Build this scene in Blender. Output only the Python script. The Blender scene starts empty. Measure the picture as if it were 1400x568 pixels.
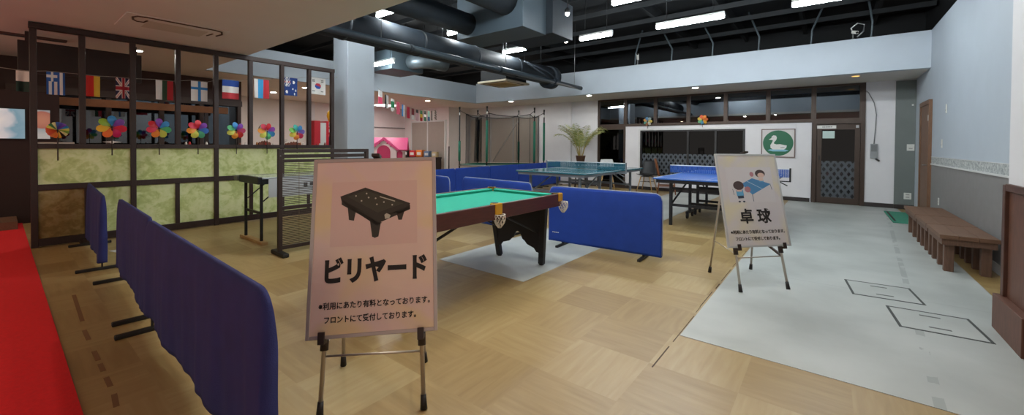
import bpy, bmesh, math, random
from mathutils import Vector, Matrix
random.seed(7)
SC = bpy.context.scene
COL = SC.collection
PI = math.pi

# ------------------------------------------------------------------ camera, world, exposure
def make_camera():
    cam = bpy.data.cameras.new('camera')
    ob = bpy.data.objects.new('camera', cam)
    COL.objects.link(ob)
    yaw, p, r = 0.666432, -0.0143647, 0.0076107
    c, s = math.cos, math.sin
    fwd = Vector((-s(yaw) * c(p), c(yaw) * c(p), s(p)))
    rt = Vector((c(yaw), s(yaw), 0))
    up = rt.cross(fwd)
    rt2 = c(r) * rt + s(r) * up
    up2 = -s(r) * rt + c(r) * up
    m = Matrix((rt2, up2, -fwd)).transposed().to_4x4()
    m.translation = Vector((0, 0, 1.24))
    ob.matrix_world = m
    cam.sensor_fit = 'HORIZONTAL'
    cam.sensor_width = 36.0
    cam.lens = 36.0 * 554.79 / 1400
    cam.shift_y = -(284 - 206.36) / 1400
    cam.clip_start = 0.05
    cam.clip_end = 200
    SC.camera = ob
make_camera()
W = bpy.data.worlds.new('World')
SC.world = W
W.use_nodes = True
W.node_tree.nodes['Background'].inputs[0].default_value = (0.58, 0.50, 0.44, 1)
W.node_tree.nodes['Background'].inputs[1].default_value = 1.25
SC.view_settings.view_transform = 'Standard'
SC.view_settings.look = 'None'
SC.view_settings.gamma = 1
SC.view_settings.use_curve_mapping = False
SC.view_settings.exposure = 0.0
TUBE = 116.0      # strength of the LED tubes
PANEL = 24.0      # ceiling panels of the play room
DOWN = 300.0     # recessed downlights

# ------------------------------------------------------------------ materials
def lin(h):
    if isinstance(h, str):
        v = [int(h[i:i + 2], 16) / 255 for i in (0, 2, 4)]
        return tuple(x / 12.92 if x <= .04045 else ((x + .055) / 1.055) ** 2.4 for x in v)
    return tuple(h)
MATS = {}
def mat(name, col, rough=.5, metal=0., noise=0., nscale=8., bump=0., bscale=40., emit=0., coat=0., stretch=None):
    if name in MATS: return MATS[name]
    m = bpy.data.materials.new(name)
    m.use_nodes = True
    nt = m.node_tree
    b = nt.nodes['Principled BSDF']
    c = lin(col)
    b.inputs['Base Color'].default_value = (*c, 1)
    b.inputs['Roughness'].default_value = rough
    b.inputs['Metallic'].default_value = metal
    if coat: b.inputs['Coat Weight'].default_value = coat
    if emit:
        b.inputs['Emission Color'].default_value = (*c, 1)
        b.inputs['Emission Strength'].default_value = emit
    tc = nt.nodes.new('ShaderNodeTexCoord')
    src = tc.outputs['Object']
    if stretch:
        mp = nt.nodes.new('ShaderNodeMapping'); mp.inputs['Scale'].default_value = stretch
        nt.links.new(src, mp.inputs[0]); src = mp.outputs[0]
    if noise:
        n = nt.nodes.new('ShaderNodeTexNoise'); n.inputs['Scale'].default_value = nscale; n.inputs['Detail'].default_value = 4
        nt.links.new(src, n.inputs['Vector'])
        r = nt.nodes.new('ShaderNodeMapRange'); r.inputs[3].default_value = 1 - noise; r.inputs[4].default_value = 1 + noise
        r.inputs[1].default_value = .3; r.inputs[2].default_value = .7
        nt.links.new(n.outputs[0], r.inputs[0])
        x = nt.nodes.new('ShaderNodeVectorMath'); x.operation = 'SCALE'; x.inputs[0].default_value = c
        nt.links.new(r.outputs[0], x.inputs['Scale'])
        nt.links.new(x.outputs[0], b.inputs['Base Color'])
    if bump:
        n2 = nt.nodes.new('ShaderNodeTexNoise'); n2.inputs['Scale'].default_value = bscale; n2.inputs['Detail'].default_value = 3
        nt.links.new(src, n2.inputs['Vector'])
        bp = nt.nodes.new('ShaderNodeBump'); bp.inputs['Strength'].default_value = bump; bp.inputs['Distance'].default_value = .01
        nt.links.new(n2.outputs[0], bp.inputs['Height']); nt.links.new(bp.outputs[0], b.inputs['Normal'])
    MATS[name] = m
    return m
def glassy(name, tint, clear=.8, rough=.02, ior=1.95):
    """a pane: clear share straight through (tinted), the rest mirror-like by fresnel"""
    if name in MATS: return MATS[name]
    m = bpy.data.materials.new(name); m.use_nodes = True
    nt = m.node_tree; nt.nodes.clear()
    o = nt.nodes.new('ShaderNodeOutputMaterial')
    t = nt.nodes.new('ShaderNodeBsdfTransparent'); t.inputs[0].default_value = (*[x * clear for x in lin(tint)], 1)
    g = nt.nodes.new('ShaderNodeBsdfGlossy'); g.inputs['Roughness'].default_value = rough; g.inputs[0].default_value = (.9, .95, 1, 1)
    f = nt.nodes.new('ShaderNodeFresnel'); f.inputs[0].default_value = ior
    mx = nt.nodes.new('ShaderNodeMixShader')
    nt.links.new(f.outputs[0], mx.inputs[0]); nt.links.new(t.outputs[0], mx.inputs[1]); nt.links.new(g.outputs[0], mx.inputs[2])
    nt.links.new(mx.outputs[0], o.inputs[0])
    MATS[name] = m
    return m
def sheer(name, col, alpha):
    if name in MATS: return MATS[name]
    m = bpy.data.materials.new(name); m.use_nodes = True
    nt = m.node_tree; nt.nodes.clear()
    o = nt.nodes.new('ShaderNodeOutputMaterial')
    t = nt.nodes.new('ShaderNodeBsdfTransparent')
    d = nt.nodes.new('ShaderNodeBsdfDiffuse'); d.inputs[0].default_value = (*lin(col), 1)
    mx = nt.nodes.new('ShaderNodeMixShader'); mx.inputs[0].default_value = alpha
    nt.links.new(t.outputs[0], mx.inputs[1]); nt.links.new(d.outputs[0], mx.inputs[2]); nt.links.new(mx.outputs[0], o.inputs[0])
    MATS[name] = m
    return m
class NT:
    """small node-building helper"""
    def __init__(s, name, rough=.5):
        s.m = bpy.data.materials.new(name); s.m.use_nodes = True
        s.nt = s.m.node_tree; s.b = s.nt.nodes['Principled BSDF']; s.b.inputs['Roughness'].default_value = rough
        MATS[name] = s.m
    def put(s, sock, v):
        if isinstance(v, (int, float)): sock.default_value = v
        elif isinstance(v, tuple): sock.default_value = v if len(v) == len(sock.default_value) else (*v, 1)
        else: s.nt.links.new(v, sock)
    def math(s, op, a, b=0., c=0.):
        n = s.nt.nodes.new('ShaderNodeMath'); n.operation = op
        s.put(n.inputs[0], a); s.put(n.inputs[1], b); s.put(n.inputs[2], c)
        return n.outputs[0]
    def obj(s):
        t = s.nt.nodes.new('ShaderNodeTexCoord'); x = s.nt.nodes.new('ShaderNodeSeparateXYZ')
        s.nt.links.new(t.outputs['Object'], x.inputs[0]); return x.outputs[0], x.outputs[1], x.outputs[2]
    def vec(s, x, y, z=0.):
        n = s.nt.nodes.new('ShaderNodeCombineXYZ'); s.put(n.inputs[0], x); s.put(n.inputs[1], y); s.put(n.inputs[2], z); return n.outputs[0]
    def noise(s, v, scale, detail=3., dist=0.):
        n = s.nt.nodes.new('ShaderNodeTexNoise'); s.nt.links.new(v, n.inputs['Vector'])
        n.inputs['Scale'].default_value = scale; n.inputs['Detail'].default_value = detail; n.inputs['Distortion'].default_value = dist
        return n.outputs[0]
    def white(s, v):
        n = s.nt.nodes.new('ShaderNodeTexWhiteNoise'); n.noise_dimensions = '3D'; s.nt.links.new(v, n.inputs['Vector']); return n.outputs[0]
    def ramp(s, f, stops):
        n = s.nt.nodes.new('ShaderNodeValToRGB'); e = n.color_ramp.elements
        while len(e) < len(stops): e.new(.5)
        for el, (p, c) in zip(e, stops): el.position = p; el.color = (*lin(c), 1)
        s.put(n.inputs[0], f); return n.outputs[0]
    def mix(s, f, a, b):
        n = s.nt.nodes.new('ShaderNodeMix'); n.data_type = 'RGBA'
        s.put(n.inputs['Factor'], f); s.put(n.inputs[6], a); s.put(n.inputs[7], b); return n.outputs[2]
    def color(s, v): s.put(s.b.inputs['Base Color'], v); return s.m

def floor_tile_material():
    k = NT('wood tile floor', .38)
    x, y, z = k.obj()
    T = .45
    tx = k.math('FLOOR', k.math('DIVIDE', k.math('ADD', x, 1.25 + 90 * T), T))
    ty = k.math('FLOOR', k.math('DIVIDE', k.math('ADD', y, -2.3 + 90 * T), T))
    par = k.math('MODULO', k.math('ADD', tx, ty), 2.)
    ipar = k.math('SUBTRACT', 1., par)
    # grain runs one way on odd tiles, the other way on even tiles
    sx = k.math('MULTIPLY_ADD', par, 22., 2.5); sy = k.math('MULTIPLY_ADD', ipar, 22., 2.5)
    off = k.white(k.vec(tx, ty, 3.))
    g = k.noise(k.vec(k.math('MULTIPLY', x, sx), k.math('MULTIPLY', y, sy), k.math('MULTIPLY', off, 40.)), 1.3, 4., .4)
    big = k.noise(k.vec(x, y, 0.), .9, 2.)
    tone = k.math('MULTIPLY_ADD', off, .42, k.math('MULTIPLY', par, .16))
    tone = k.math('ADD', tone, k.math('MULTIPLY', k.math('SUBTRACT', g, .5), .75))
    tone = k.math('ADD', tone, k.math('MULTIPLY', k.math('SUBTRACT', big, .5), .5))
    c = k.ramp(tone, [(0., '8E7548'), (.35, '9F8758'), (.7, 'AB976A'), (1., 'B1A17B')])
    return k.color(c)
def white_vinyl_material():
    k = NT('white vinyl floor', .4)
    x, y, z = k.obj()
    n = k.noise(k.vec(x, y, 0.), 1.6, 5., .3)
    c = k.ramp(n, [(.3, 'A4A9A5'), (.55, 'B4B9B5'), (.75, 'BEC2BE')])
    # grey scuff trail running down the vinyl and a faint cross seam
    d = k.math('ABSOLUTE', k.math('SUBTRACT', x, k.math('MULTIPLY_ADD', k.math('SUBTRACT', y, 3.), .055, .44)))
    st = k.math('LESS_THAN', d, .022)
    nn = k.noise(k.vec(x, y, 4.), 3.5, 4.)
    st = k.math('MULTIPLY', st, k.math('MULTIPLY', k.math('GREATER_THAN', nn, .47), .5))
    c = k.mix(st, c, (*lin('858A88'), 1))
    d2 = k.math('LESS_THAN', k.math('ABSOLUTE', k.math('SUBTRACT', y, 4.62)), .006)
    c = k.mix(k.math('MULTIPLY', d2, .35), c, (*lin('8F9392'), 1))
    return k.color(c)
def green_paper_material(name='green leaf paper', cols=('A5B56E', 'BDCB86', 'CDD89A', 'D8E0AC')):
    k = NT(name, .7)
    x, y, z = k.obj()
    v = k.vec(y, z, 0.)
    n = k.noise(v, 4.5, 3., 1.4)
    n2 = k.noise(v, 18., 3., 1.)
    t = k.math('MULTIPLY_ADD', n2, .35, k.math('MULTIPLY', n, .75))
    return k.color(k.ramp(t, list(zip((.35, .5, .56, .68), cols))))
def wallpaper_border_material():
    k = NT('wallpaper border', .7)
    x, y, z = k.obj()
    n = k.noise(k.vec(0., y, z), 28., 3., 1.)
    return k.color(k.ramp(n, [(.4, '8E9494'), (.5, 'A9AEAD'), (.6, 'C0C4C2')]))
def poster_material(name, a, b, c2, seed):
    k = NT(name, .45)
    x, y, z = k.obj()
    n = k.noise(k.vec(x, z, seed), 2.6, 2., .5)
    n2 = k.noise(k.vec(x, z, seed + 9.), 3.3, 2., .5)
    c = k.ramp(n, [(.38, a), (.62, b)])
    c = k.mix(k.math('MULTIPLY', k.math('SMOOTH_MIN', k.math('MAXIMUM', k.math('MULTIPLY', k.math('SUBTRACT', n2, .5), 5.), 0.), 1., .2), .7), c, (*lin(c2), 1))
    return k.color(c)
def lattice_film_material():
    k = NT('diamond window film', .5)
    x, y, z = k.obj()
    P = .19
    u = k.math('FRACT', k.math('DIVIDE', k.math('ADD', k.math('MULTIPLY', x, 1.55), k.math('ADD', z, 40.)), P))
    v = k.math('FRACT', k.math('DIVIDE', k.math('SUBTRACT', k.math('ADD', z, 40.), k.math('MULTIPLY', x, 1.55)), P))
    a = k.math('ABSOLUTE', k.math('SUBTRACT', u, .5)); b = k.math('ABSOLUTE', k.math('SUBTRACT', v, .5))
    dia = k.math('LESS_THAN', k.math('MAXIMUM', a, b), .28)
    nt = k.nt
    t = nt.nodes.new('ShaderNodeBsdfTransparent'); mx = nt.nodes.new('ShaderNodeMixShader')
    k.b.inputs['Base Color'].default_value = (*lin('4A5056'), 1)
    o = [n for n in nt.nodes if n.type == 'OUTPUT_MATERIAL'][0]
    fac = k.math('MULTIPLY_ADD', dia, .75, .12)
    nt.links.new(fac, mx.inputs[0]); nt.links.new(k.b.outputs[0], mx.inputs[1]); nt.links.new(t.outputs[0], mx.inputs[2]); nt.links.new(mx.outputs[0], o.inputs[0])
    return k.m

M = dict(
    tan=floor_tile_material(), vinyl=white_vinyl_material(), green_paper=green_paper_material(), border=wallpaper_border_material(),
    film=lattice_film_material(), brown_paper=green_paper_material('olive brown leaf paper', ('6E5C2C', '7F6B38', '8C7A46', '98875A')),
    white=mat('white paint', 'B3BDC6', .6, noise=.02, nscale=3),
    wallpaper=mat('white wallpaper', 'D8D7D9', .7, noise=.02, nscale=4),
    ceil=mat('ceiling paint', 'D2CCC4', .7, noise=.02, nscale=2),
    pink=mat('pale pink wall', 'DDD5D2', .7, noise=.02, nscale=3),
    black=mat('black paint', '14171A', .6, noise=.2, nscale=5),
    blackceil=mat('black ceiling deck', '0E1114', .8, noise=.4, nscale=2),
    duct=mat('dark grey duct paint', '18222B', .7, noise=.2, nscale=6),
    ductlight=mat('grey galvanised duct', '59646A', .4, metal=.4, noise=.15, nscale=8),
    joist=mat('black joist paint', '15191C', .8, noise=.2, nscale=4),
    steel=mat('brushed steel', '9DA0A0', .3, metal=.9),
    alu=mat('satin aluminium', 'B9AFA3', .35, metal=.75),
    rubber=mat('black rubber', '17130F', .6),
    brownplastic=mat('dark brown plastic', '2A1D16', .5),
    darkwood=mat('dark stained wood', '2B1A14', .5, noise=.2, nscale=14, stretch=(6, 6, 1)),
    screenwood=mat('espresso wood', '2A1B16', .5, noise=.15, nscale=10),
    wood=mat('oiled brown wood', '6F513D', .5, noise=.22, nscale=10, stretch=(1, 8, 8), bump=.1),
    woodlegs=mat('brown bench leg wood', '63493A', .55, noise=.2, nscale=10, stretch=(8, 8, 1)),
    wainscot=mat('reddish brown panel wood', '5E3B2B', .5, noise=.25, nscale=9, stretch=(8, 8, 1)),
    doorwood=mat('brown door wood', '70503A', .5, noise=.2, nscale=9, stretch=(8, 8, 1)),
    palewood=mat('pale birch wood', 'B4925F', .5, noise=.12, nscale=12),
    bronze=mat('bronze window frame', '3F3128', .45, metal=.3, noise=.1, nscale=6),
    bluecloth=mat('royal blue barrier cloth', '173E9A', .85, noise=.08, nscale=9, bump=.2, bscale=300),
    navycloth=mat('dark navy drape', '242A62', .9, noise=.1, nscale=9, bump=.25, bscale=260),
    pipe=mat('pale barrier tube', '8F99AE', .4),
    red=mat('red carpet pile', 'D60A14', .95, noise=.08, nscale=60, bump=.4, bscale=400),
    grey=mat('grey wainscot paper', '7E7C7B', .75, noise=.04, nscale=9),
    greydark=mat('grey green panel', '686F6C', .5, noise=.06, nscale=3),
    trimwhite=mat('white trim', 'CFD0CE', .5),
    basedark=mat('dark brown baseboard', '2B2422', .5),
    felt=mat('green billiard felt', '149C82', .9, noise=.04, nscale=20, bump=.2, bscale=500),
    mahog=mat('mahogany apron', '4A2018', .35, noise=.2, nscale=9, stretch=(8, 1, 8)),
    gold=mat('golden pocket trim', 'D29A24', .35, metal=.3),
    netwhite=mat('white net cord', 'D8D4C8', .8),
    ttblue=mat('blue table tennis top', '2C62B4', .35, noise=.02),
    ttteal=mat('teal table tennis top', '2A6A78', .16, noise=.02),
    netblue=mat('blue net', '1F4F9E', .8), netteal=mat('teal net', '1C5A6C', .8),
    linewhite=mat('white line paint', 'D9DEE0', .5),
    ttframe=mat('black table frame', '16181A', .5), ttgrey=mat('grey table leg', '7C838A', .4, metal=.3),
    ink=mat('black print ink', '16130F', .6), paper=mat('white paper', 'DAD9D4', .6),
    tube=mat('lit LED tube', (.92, .98, 1.), .5, emit=TUBE), panel=mat('lit ceiling panel', (1., .97, .95), .5, emit=PANEL),
    warm=mat('lit warm downlight', (1., .72, .42), .5, emit=DOWN * .75), cooldown=mat('lit white downlight', (1., .92, .84), .5, emit=DOWN),  # warm serves only the unseen downlights added as fill
    amber=mat('lit amber lens', (1., .52, .12), .5, emit=1.9),
    spot=mat('lit spotlight', (1., .95, .9), .5, emit=25.),
    pane=glassy('window pane', 'A9B4B8', .75), darkpane=glassy('dark pane', '6B7680', .55), lowpane=glassy('plain dark pane', '6B7680', .55, ior=1.4),
)

# ------------------------------------------------------------------ mesh building
class MB:
    def __init__(s, *mats):
        s.bm = bmesh.new(); s.mats = list(mats); s.mi = 0
    def use(s, m):
        if m not in s.mats: s.mats.append(m)
        s.mi = s.mats.index(m); return s
    def faces(s, vs, fs, smooth=False):
        bv = [s.bm.verts.new(v) for v in vs]; out = []
        for f in fs:
            try:
                fc = s.bm.faces.new([bv[i] for i in f]); fc.material_index = s.mi; fc.smooth = smooth; out.append(fc)
            except ValueError: pass
        return bv, out
    def box(s, a, b, bev=0., rot=None, piv=None):
        x0, y0, z0 = [min(p, q) for p, q in zip(a, b)]; x1, y1, z1 = [max(p, q) for p, q in zip(a, b)]
        vs = [Vector(v) for v in ((x0, y0, z0), (x1, y0, z0), (x1, y1, z0), (x0, y1, z0), (x0, y0, z1), (x1, y0, z1), (x1, y1, z1), (x0, y1, z1))]
        if rot is not None:
            pv = Vector(piv) if piv else sum(vs, Vector()) / 8
            vs = [pv + rot @ (v - pv) for v in vs]
        bv, fc = s.faces(vs, [(0, 3, 2, 1), (4, 5, 6, 7), (0, 1, 5, 4), (1, 2, 6, 5), (2, 3, 7, 6), (3, 0, 4, 7)])
        if bev:
            es = list({e for f in fc for e in f.edges})
            bmesh.ops.bevel(s.bm, geom=es, offset=bev, segments=2, affect='EDGES', profile=.5, clamp_overlap=True, material=-1)
        return s
    def bar(s, p, q, w, h=None, bev=0., up=(0, 0, 1)):
        """rectangular bar from p to q, w across, h along up"""
        h = h or w; p = Vector(p); q = Vector(q); d = q - p; L = d.length; d.normalize()
        u = Vector(up)
        if abs(d.dot(u)) > .98: u = Vector((0, 1, 0))
        a = d.cross(u).normalized(); b = a.cross(d).normalized()
        vs = []
        for t in (0, L):
            for i, j in ((-1, -1), (1, -1), (1, 1), (-1, 1)): vs.append(p + d * t + a * (i * w / 2) + b * (j * h / 2))
        bv, fc = s.faces(vs, [(3, 2, 1, 0), (4, 5, 6, 7), (0, 1, 5, 4), (1, 2, 6, 5), (2, 3, 7, 6), (3, 0, 4, 7)])
        if bev: bmesh.ops.bevel(s.bm, geom=list({e for f in fc for e in f.edges}), offset=bev, segments=2, affect='EDGES', profile=.5, clamp_overlap=True, material=-1)
        return s
    def tube(s, pts, r, seg=10, cap=True, closed=False):
        pts = [Vector(p) for p in pts]; n = len(pts)
        rs = r if isinstance(r, (list, tuple)) else [r] * n
        rings = []; pa = None
        for i, p in enumerate(pts):
            if closed: d = pts[(i + 1) % n] - pts[i - 1]
            else: d = pts[min(i + 1, n - 1)] - pts[max(i - 1, 0)]
            d.normalize()
            if pa is None:
                pa = d.orthogonal().normalized()
            else:
                pa = (pa - d * pa.dot(d));
                pa = pa.normalized() if pa.length > 1e-6 else d.orthogonal().normalized()
            b = d.cross(pa)
            rings.append([s.bm.verts.new(p + (pa * math.cos(2 * PI * k / seg) + b * math.sin(2 * PI * k / seg)) * rs[i]) for k in range(seg)])
        m = n if closed else n - 1
        for i in range(m):
            A, B = rings[i], rings[(i + 1) % n]
            for k in range(seg):
                f = s.bm.faces.new((A[k], A[(k + 1) % seg], B[(k + 1) % seg], B[k])); f.smooth = True; f.material_index = s.mi
        if cap and not closed:
            for R, rev in ((rings[0], True), (rings[-1], False)):
                f = s.bm.faces.new(list(reversed(R)) if rev else R); f.material_index = s.mi
        return s
    def cyl(s, p, q, r, r2=None, seg=16): return s.tube([p, q], [r, r if r2 is None else r2], seg)
    def lathe(s, c, prof, seg=20, axis='z', cap=True):
        """prof: list of (radius, height)"""
        c = Vector(c); rings = []
        for r, z in prof:
            ring = []
            for k in range(seg):
                a = 2 * PI * k / seg
                v = Vector((r * math.cos(a), r * math.sin(a), z))
                if axis == 'x': v = Vector((v.z, v.x, v.y))
                if axis == 'y': v = Vector((v.y, v.z, v.x))
                ring.append(s.bm.verts.new(c + v))
            rings.append(ring)
        for A, B in zip(rings, rings[1:]):
            for k in range(seg):
                f = s.bm.faces.new((A[k], A[(k + 1) % seg], B[(k + 1) % seg], B[k])); f.smooth = True; f.material_index = s.mi
        for R, rev in (((rings[0], True), (rings[-1], False)) if cap else ()):
            f = s.bm.faces.new(list(reversed(R)) if rev else R); f.material_index = s.mi
        return s
    def prism(s, pts, d, smooth=False):
        """planar polygon extruded by vector d"""
        pts = [Vector(p) for p in pts]; d = Vector(d); n = len(pts)
        a = [s.bm.verts.new(p) for p in pts]; b = [s.bm.verts.new(p + d) for p in pts]
        fs = [s.bm.faces.new(list(reversed(a))), s.bm.faces.new(b)]
        for i in range(n):
            f = s.bm.faces.new((a[i], a[(i + 1) % n], b[(i + 1) % n], b[i])); f.smooth = smooth; fs.append(f)
        for f in fs: f.material_index = s.mi
        return s
    def ball(s, c, r, seg=14, sc=(1, 1, 1)):
        n = seg // 2 + 1
        prof = [(max(r * math.sin(PI * i / n), r * .02), -r * math.cos(PI * i / n)) for i in range(n + 1)]
        k0 = len(s.bm.verts)
        s.lathe((0, 0, 0), prof, seg)
        s.bm.verts.ensure_lookup_table()
        for v in s.bm.verts[k0:]:
            v.co = Vector(c) + Vector((v.co.x * sc[0], v.co.y * sc[1], v.co.z * sc[2]))
        return s
    def quads(s, pts, smooth=True):
        """pts: grid [i][j] of points -> surface"""
        vs = [[s.bm.verts.new(p) for p in row] for row in pts]
        for i in range(len(vs) - 1):
            for j in range(len(vs[0]) - 1):
                f = s.bm.faces.new((vs[i][j], vs[i + 1][j], vs[i + 1][j + 1], vs[i][j + 1])); f.smooth = smooth; f.material_index = s.mi
        return vs
    def build(s, name, parent=None, loc=None, normals=True, mw=None):
        if normals: bmesh.ops.recalc_face_normals(s.bm, faces=s.bm.faces)
        me = bpy.data.meshes.new(name); s.bm.to_mesh(me); s.bm.free()
        for m in s.mats: me.materials.append(m)
        o = bpy.data.objects.new(name, me); COL.objects.link(o)
        if parent is not None: o.parent = parent
        if loc is not None: o.location = loc
        return o
def tag(o, label=None, cat=None, group=None, kind=None):
    if label: o['label'] = label
    if cat: o['category'] = cat
    if group: o['group'] = group
    if kind: o['kind'] = kind
    return o
def thing(name, label, cat, loc=(0, 0, 0), rz=0., group=None):
    o = bpy.data.objects.new(name, None); o.empty_display_size = .1
    COL.objects.link(o); o.location = loc; o.rotation_euler = (0, 0, rz)
    return tag(o, label, cat, group)
def struct(name, mb, parent=None):
    o = mb.build(name, parent)
    if parent is None: o['kind'] = 'structure'
    return o
def dup(root, loc=None, rz=None, label=None, group=None):
    r = root.copy(); COL.objects.link(r)
    if loc is not None: r.location = loc
    if rz is not None: r.rotation_euler = (0, 0, rz)
    if label: r['label'] = label
    if group: r['group'] = group
    for ch in list(root.children):
        c = ch.copy(); COL.objects.link(c); c.parent = r
        for g in list(ch.children):
            d = g.copy(); COL.objects.link(d); d.parent = c
    return r
def text_mesh(name, txt, size, material, parent, mw, depth=.0008, bold=0., align='CENTER', width=None):
    """lettering lying in the local xy plane, placed by matrix mw (parent space)"""
    cu = bpy.data.curves.new(name, 'FONT'); cu.body = txt; cu.size = size; cu.align_x = align; cu.align_y = 'CENTER'
    cu.extrude = depth; cu.offset = bold; cu.resolution_u = 3
    tmp = bpy.data.objects.new(name, cu); COL.objects.link(tmp)
    dg = bpy.context.evaluated_depsgraph_get(); dg.update()
    me = bpy.data.meshes.new_from_object(tmp.evaluated_get(dg))
    COL.objects.unlink(tmp); bpy.data.objects.remove(tmp)
    if width and len(me.vertices):
        xs = [v.co.x for v in me.vertices]; k = width / (max(xs) - min(xs))
        me.transform(Matrix.Diagonal((k, 1, 1, 1)))
    me.transform(mw); me.materials.clear(); me.materials.append(material)
    o = bpy.data.objects.new(name, me); COL.objects.link(o); o.parent = parent
    return o
Rz = lambda a: Matrix.Rotation(a, 3, 'Z')

# ------------------------------------------------------------------ the room
XR, YF, ZC, ZT, YN, XS, YS = 1.32, 11.36, 2.62, 3.26, 2.46, -9.31, 9.88   # side wall, far wall, low ceiling, soffit top, opening edges
XL = -13.6
struct('floor', MB(M['tan']).box((XL - 1, -3.5, -.06), (XR + .3, YF + .1, 0)))
struct('floor_vinyl', MB(M['vinyl']).box((-.76, 2.76, 0), (1.08, YF, .0025)))
struct('floor_stripe', MB(M['vinyl']).box((-3.30, 2.94, 0), (-2.17, YF, .0025)))
k = MB(mat('dark floor seam', '4A3A28', .8))
y = -2.0
while y < 5.6:
    L = random.uniform(.12, .5); x = -.775 + random.uniform(-.008, .006)
    if random.random() < .8: k.box((x, y, 0), (x + random.uniform(.003, .009), y + L, .0012))
    y += L + random.uniform(0, .12)
struct('floor_seam', k)
k = MB(mat('worn brown mark', '765634', .7))
for a, b, c, d in [(-4.79, 0.38, -4.04, 0.36), (-3.84, 0.35, -3.63, 0.35), (-3.41, 0.35, -3.25, 0.35), (-3.19, 0.35, -3.07, 0.35), (-2.98, 0.35, -2.85, 0.35), (-2.75, 0.35, -2.61, 0.34)]: k.bar((a, b, .0006), (c, d, .0006), .022, .001)
struct('floor_marks', k)
# far wall: openings are left for the windows and the door
k = MB(M['wallpaper'])
k.box((XL, YF, 0), (-5.62, YF + .1, ZC + .1))
k.box((-4.72, YF, 0), (-4.28, YF + .1, 1.80)).box((-4.28, YF, 0), (-1.66, YF + .1, .42)).box((-4.28, YF, 1.68), (-1.66, YF + .1, 1.80)).box((-1.66, YF, 0), (-.35, YF + .1, 1.80))
k.box((.56, YF, 0), (XR + .3, YF + .1, ZC + .1))
k.box((-5.62, YF, ZC - .002), (.56, YF + .1, ZC + .1))
struct('wall_far', k)
struct('wall_pier', MB(M['wallpaper']).box((-7.70, YF - .10, 0), (-6.5, YF - .001, ZC - .001)))
k = MB(M['white']).box((XR, YN, 0), (XR + .12, YF, ZT)); struct('wall_side', k)
struct('wall_side_paper', MB(M['grey']).box((XR - .006, 4.30, .10), (XR - .001, 9.62, .985)))
struct('trim_border', MB(M['border']).box((XR - .008, 4.30, .985), (XR - .001, 9.62, 1.095)))
k = MB(M['trimwhite']).box((XR - .018, 4.30, .965), (XR - .008, 9.62, .985)).box((XR - .012, 4.30, 1.092), (XR - .008, 9.62, 1.100)); struct('trim_rail', k)
struct('baseboard_side', MB(M['trimwhite']).box((XR - .014, 4.30, 0), (XR - .001, 9.62, .10)))
k = MB(M['basedark']).box((-4.72, YF - .016, .003), (-.37, YF - .001, .09)).box((.56, YF - .016, .003), (1.02, YF - .001, .09)).box((1.02, YF - .046, .003), (1.315, YF - .031, .09)).box((-6.5, YF - .016, .003), (-5.64, YF - .001, .09))
struct('baseboard_far', k)
struct('wall_far_panel', MB(M['greydark']).box((1.02, YF - .03, .0), (1.318, YF - .001, 2.60)))
# the soffits round the high opening and the low ceilings
struct('wall_soffit_far', MB(M['white']).box((XS, YS, ZC), (XR, YS + .12, ZT)))
struct('wall_soffit_near', MB(M['white']).box((XL, YN - .1, ZC + .081), (XR, YN, ZT)))
struct('wall_soffit_end', MB(M['white']).box((XS - .12, YN, ZC), (XS, YS + .12, ZT - .06)))
struct('ceiling_far', MB(M['ceil']).box((XS - .12, YS + .12, ZC), (XR, YF, ZC + .08)))
struct('ceiling_playroom', MB(M['pink']).box((XL, YN, ZC), (XS - .12, YF, ZC + .08)))
struct('ceiling_entrance', MB(M['ceil']).box((XL, -3.5, ZC), (XR + .12, YN, ZC + .08)))
struct('wall_playroom_end', MB(M['pink']).box((XL - .1, -3.5, 0), (XL, YF, ZC)))
struct('ceiling_deck', MB(M['blackceil']).box((XL - .1, YN - .6, 4.35), (XR + .4, YF + 1.9, 4.45)))
k = MB(M['blackceil']).box((XL, YF + 1.5, ZT), (XR + .4, YF + 1.6, 4.35)).box((XL - .1, YN, ZT), (XL, YF + 1.6, 4.35))
k.box((XR + .3, YN - .5, ZT), (XR + .4, YF + 1.6, 4.35)).box((XL, YN - .1, ZT), (XR + .4, YN, 4.35)); struct('wall_attic', k)
struct('wall_playroom_return', MB(M['pink']).box((XL, 10.25, 0), (-11.02, YF - .001, ZC - .001)))
# column beside the partition
k = MB(M['white']).box((-7.83, 4.17, 0), (-7.29, 4.745, 3.75), bev=.008); struct('column', k)
# side wall pier with wooden wainscot
struct('wall_side_pier', MB(M['wallpaper']).box((.94, 1.5, 1.0), (XR + .12, 4.20, ZC - .002)))
k = MB(M['wainscot']).box((.945, 1.5, .003), (XR, 4.20, 1.0)); o = struct('wall_wainscot', k)
k = MB(mat('dark wainscot frame', '4A2D22', .5, noise=.2, nscale=9))
k.box((.925, 4.20, .24), (.97, 4.255, .995), bev=.004).box((.925, 1.5, .955), (.9449, 4.20, 1.005), bev=.004).box((.945, 4.2, .003), (XR - .02, 4.25, .995)); struct('trim_wainscot', k)
struct('baseboard_wainscot', MB(M['wainscot']).box((.895, 3.72, .003), (.9449, 4.275, .24), bev=.004))

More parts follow.
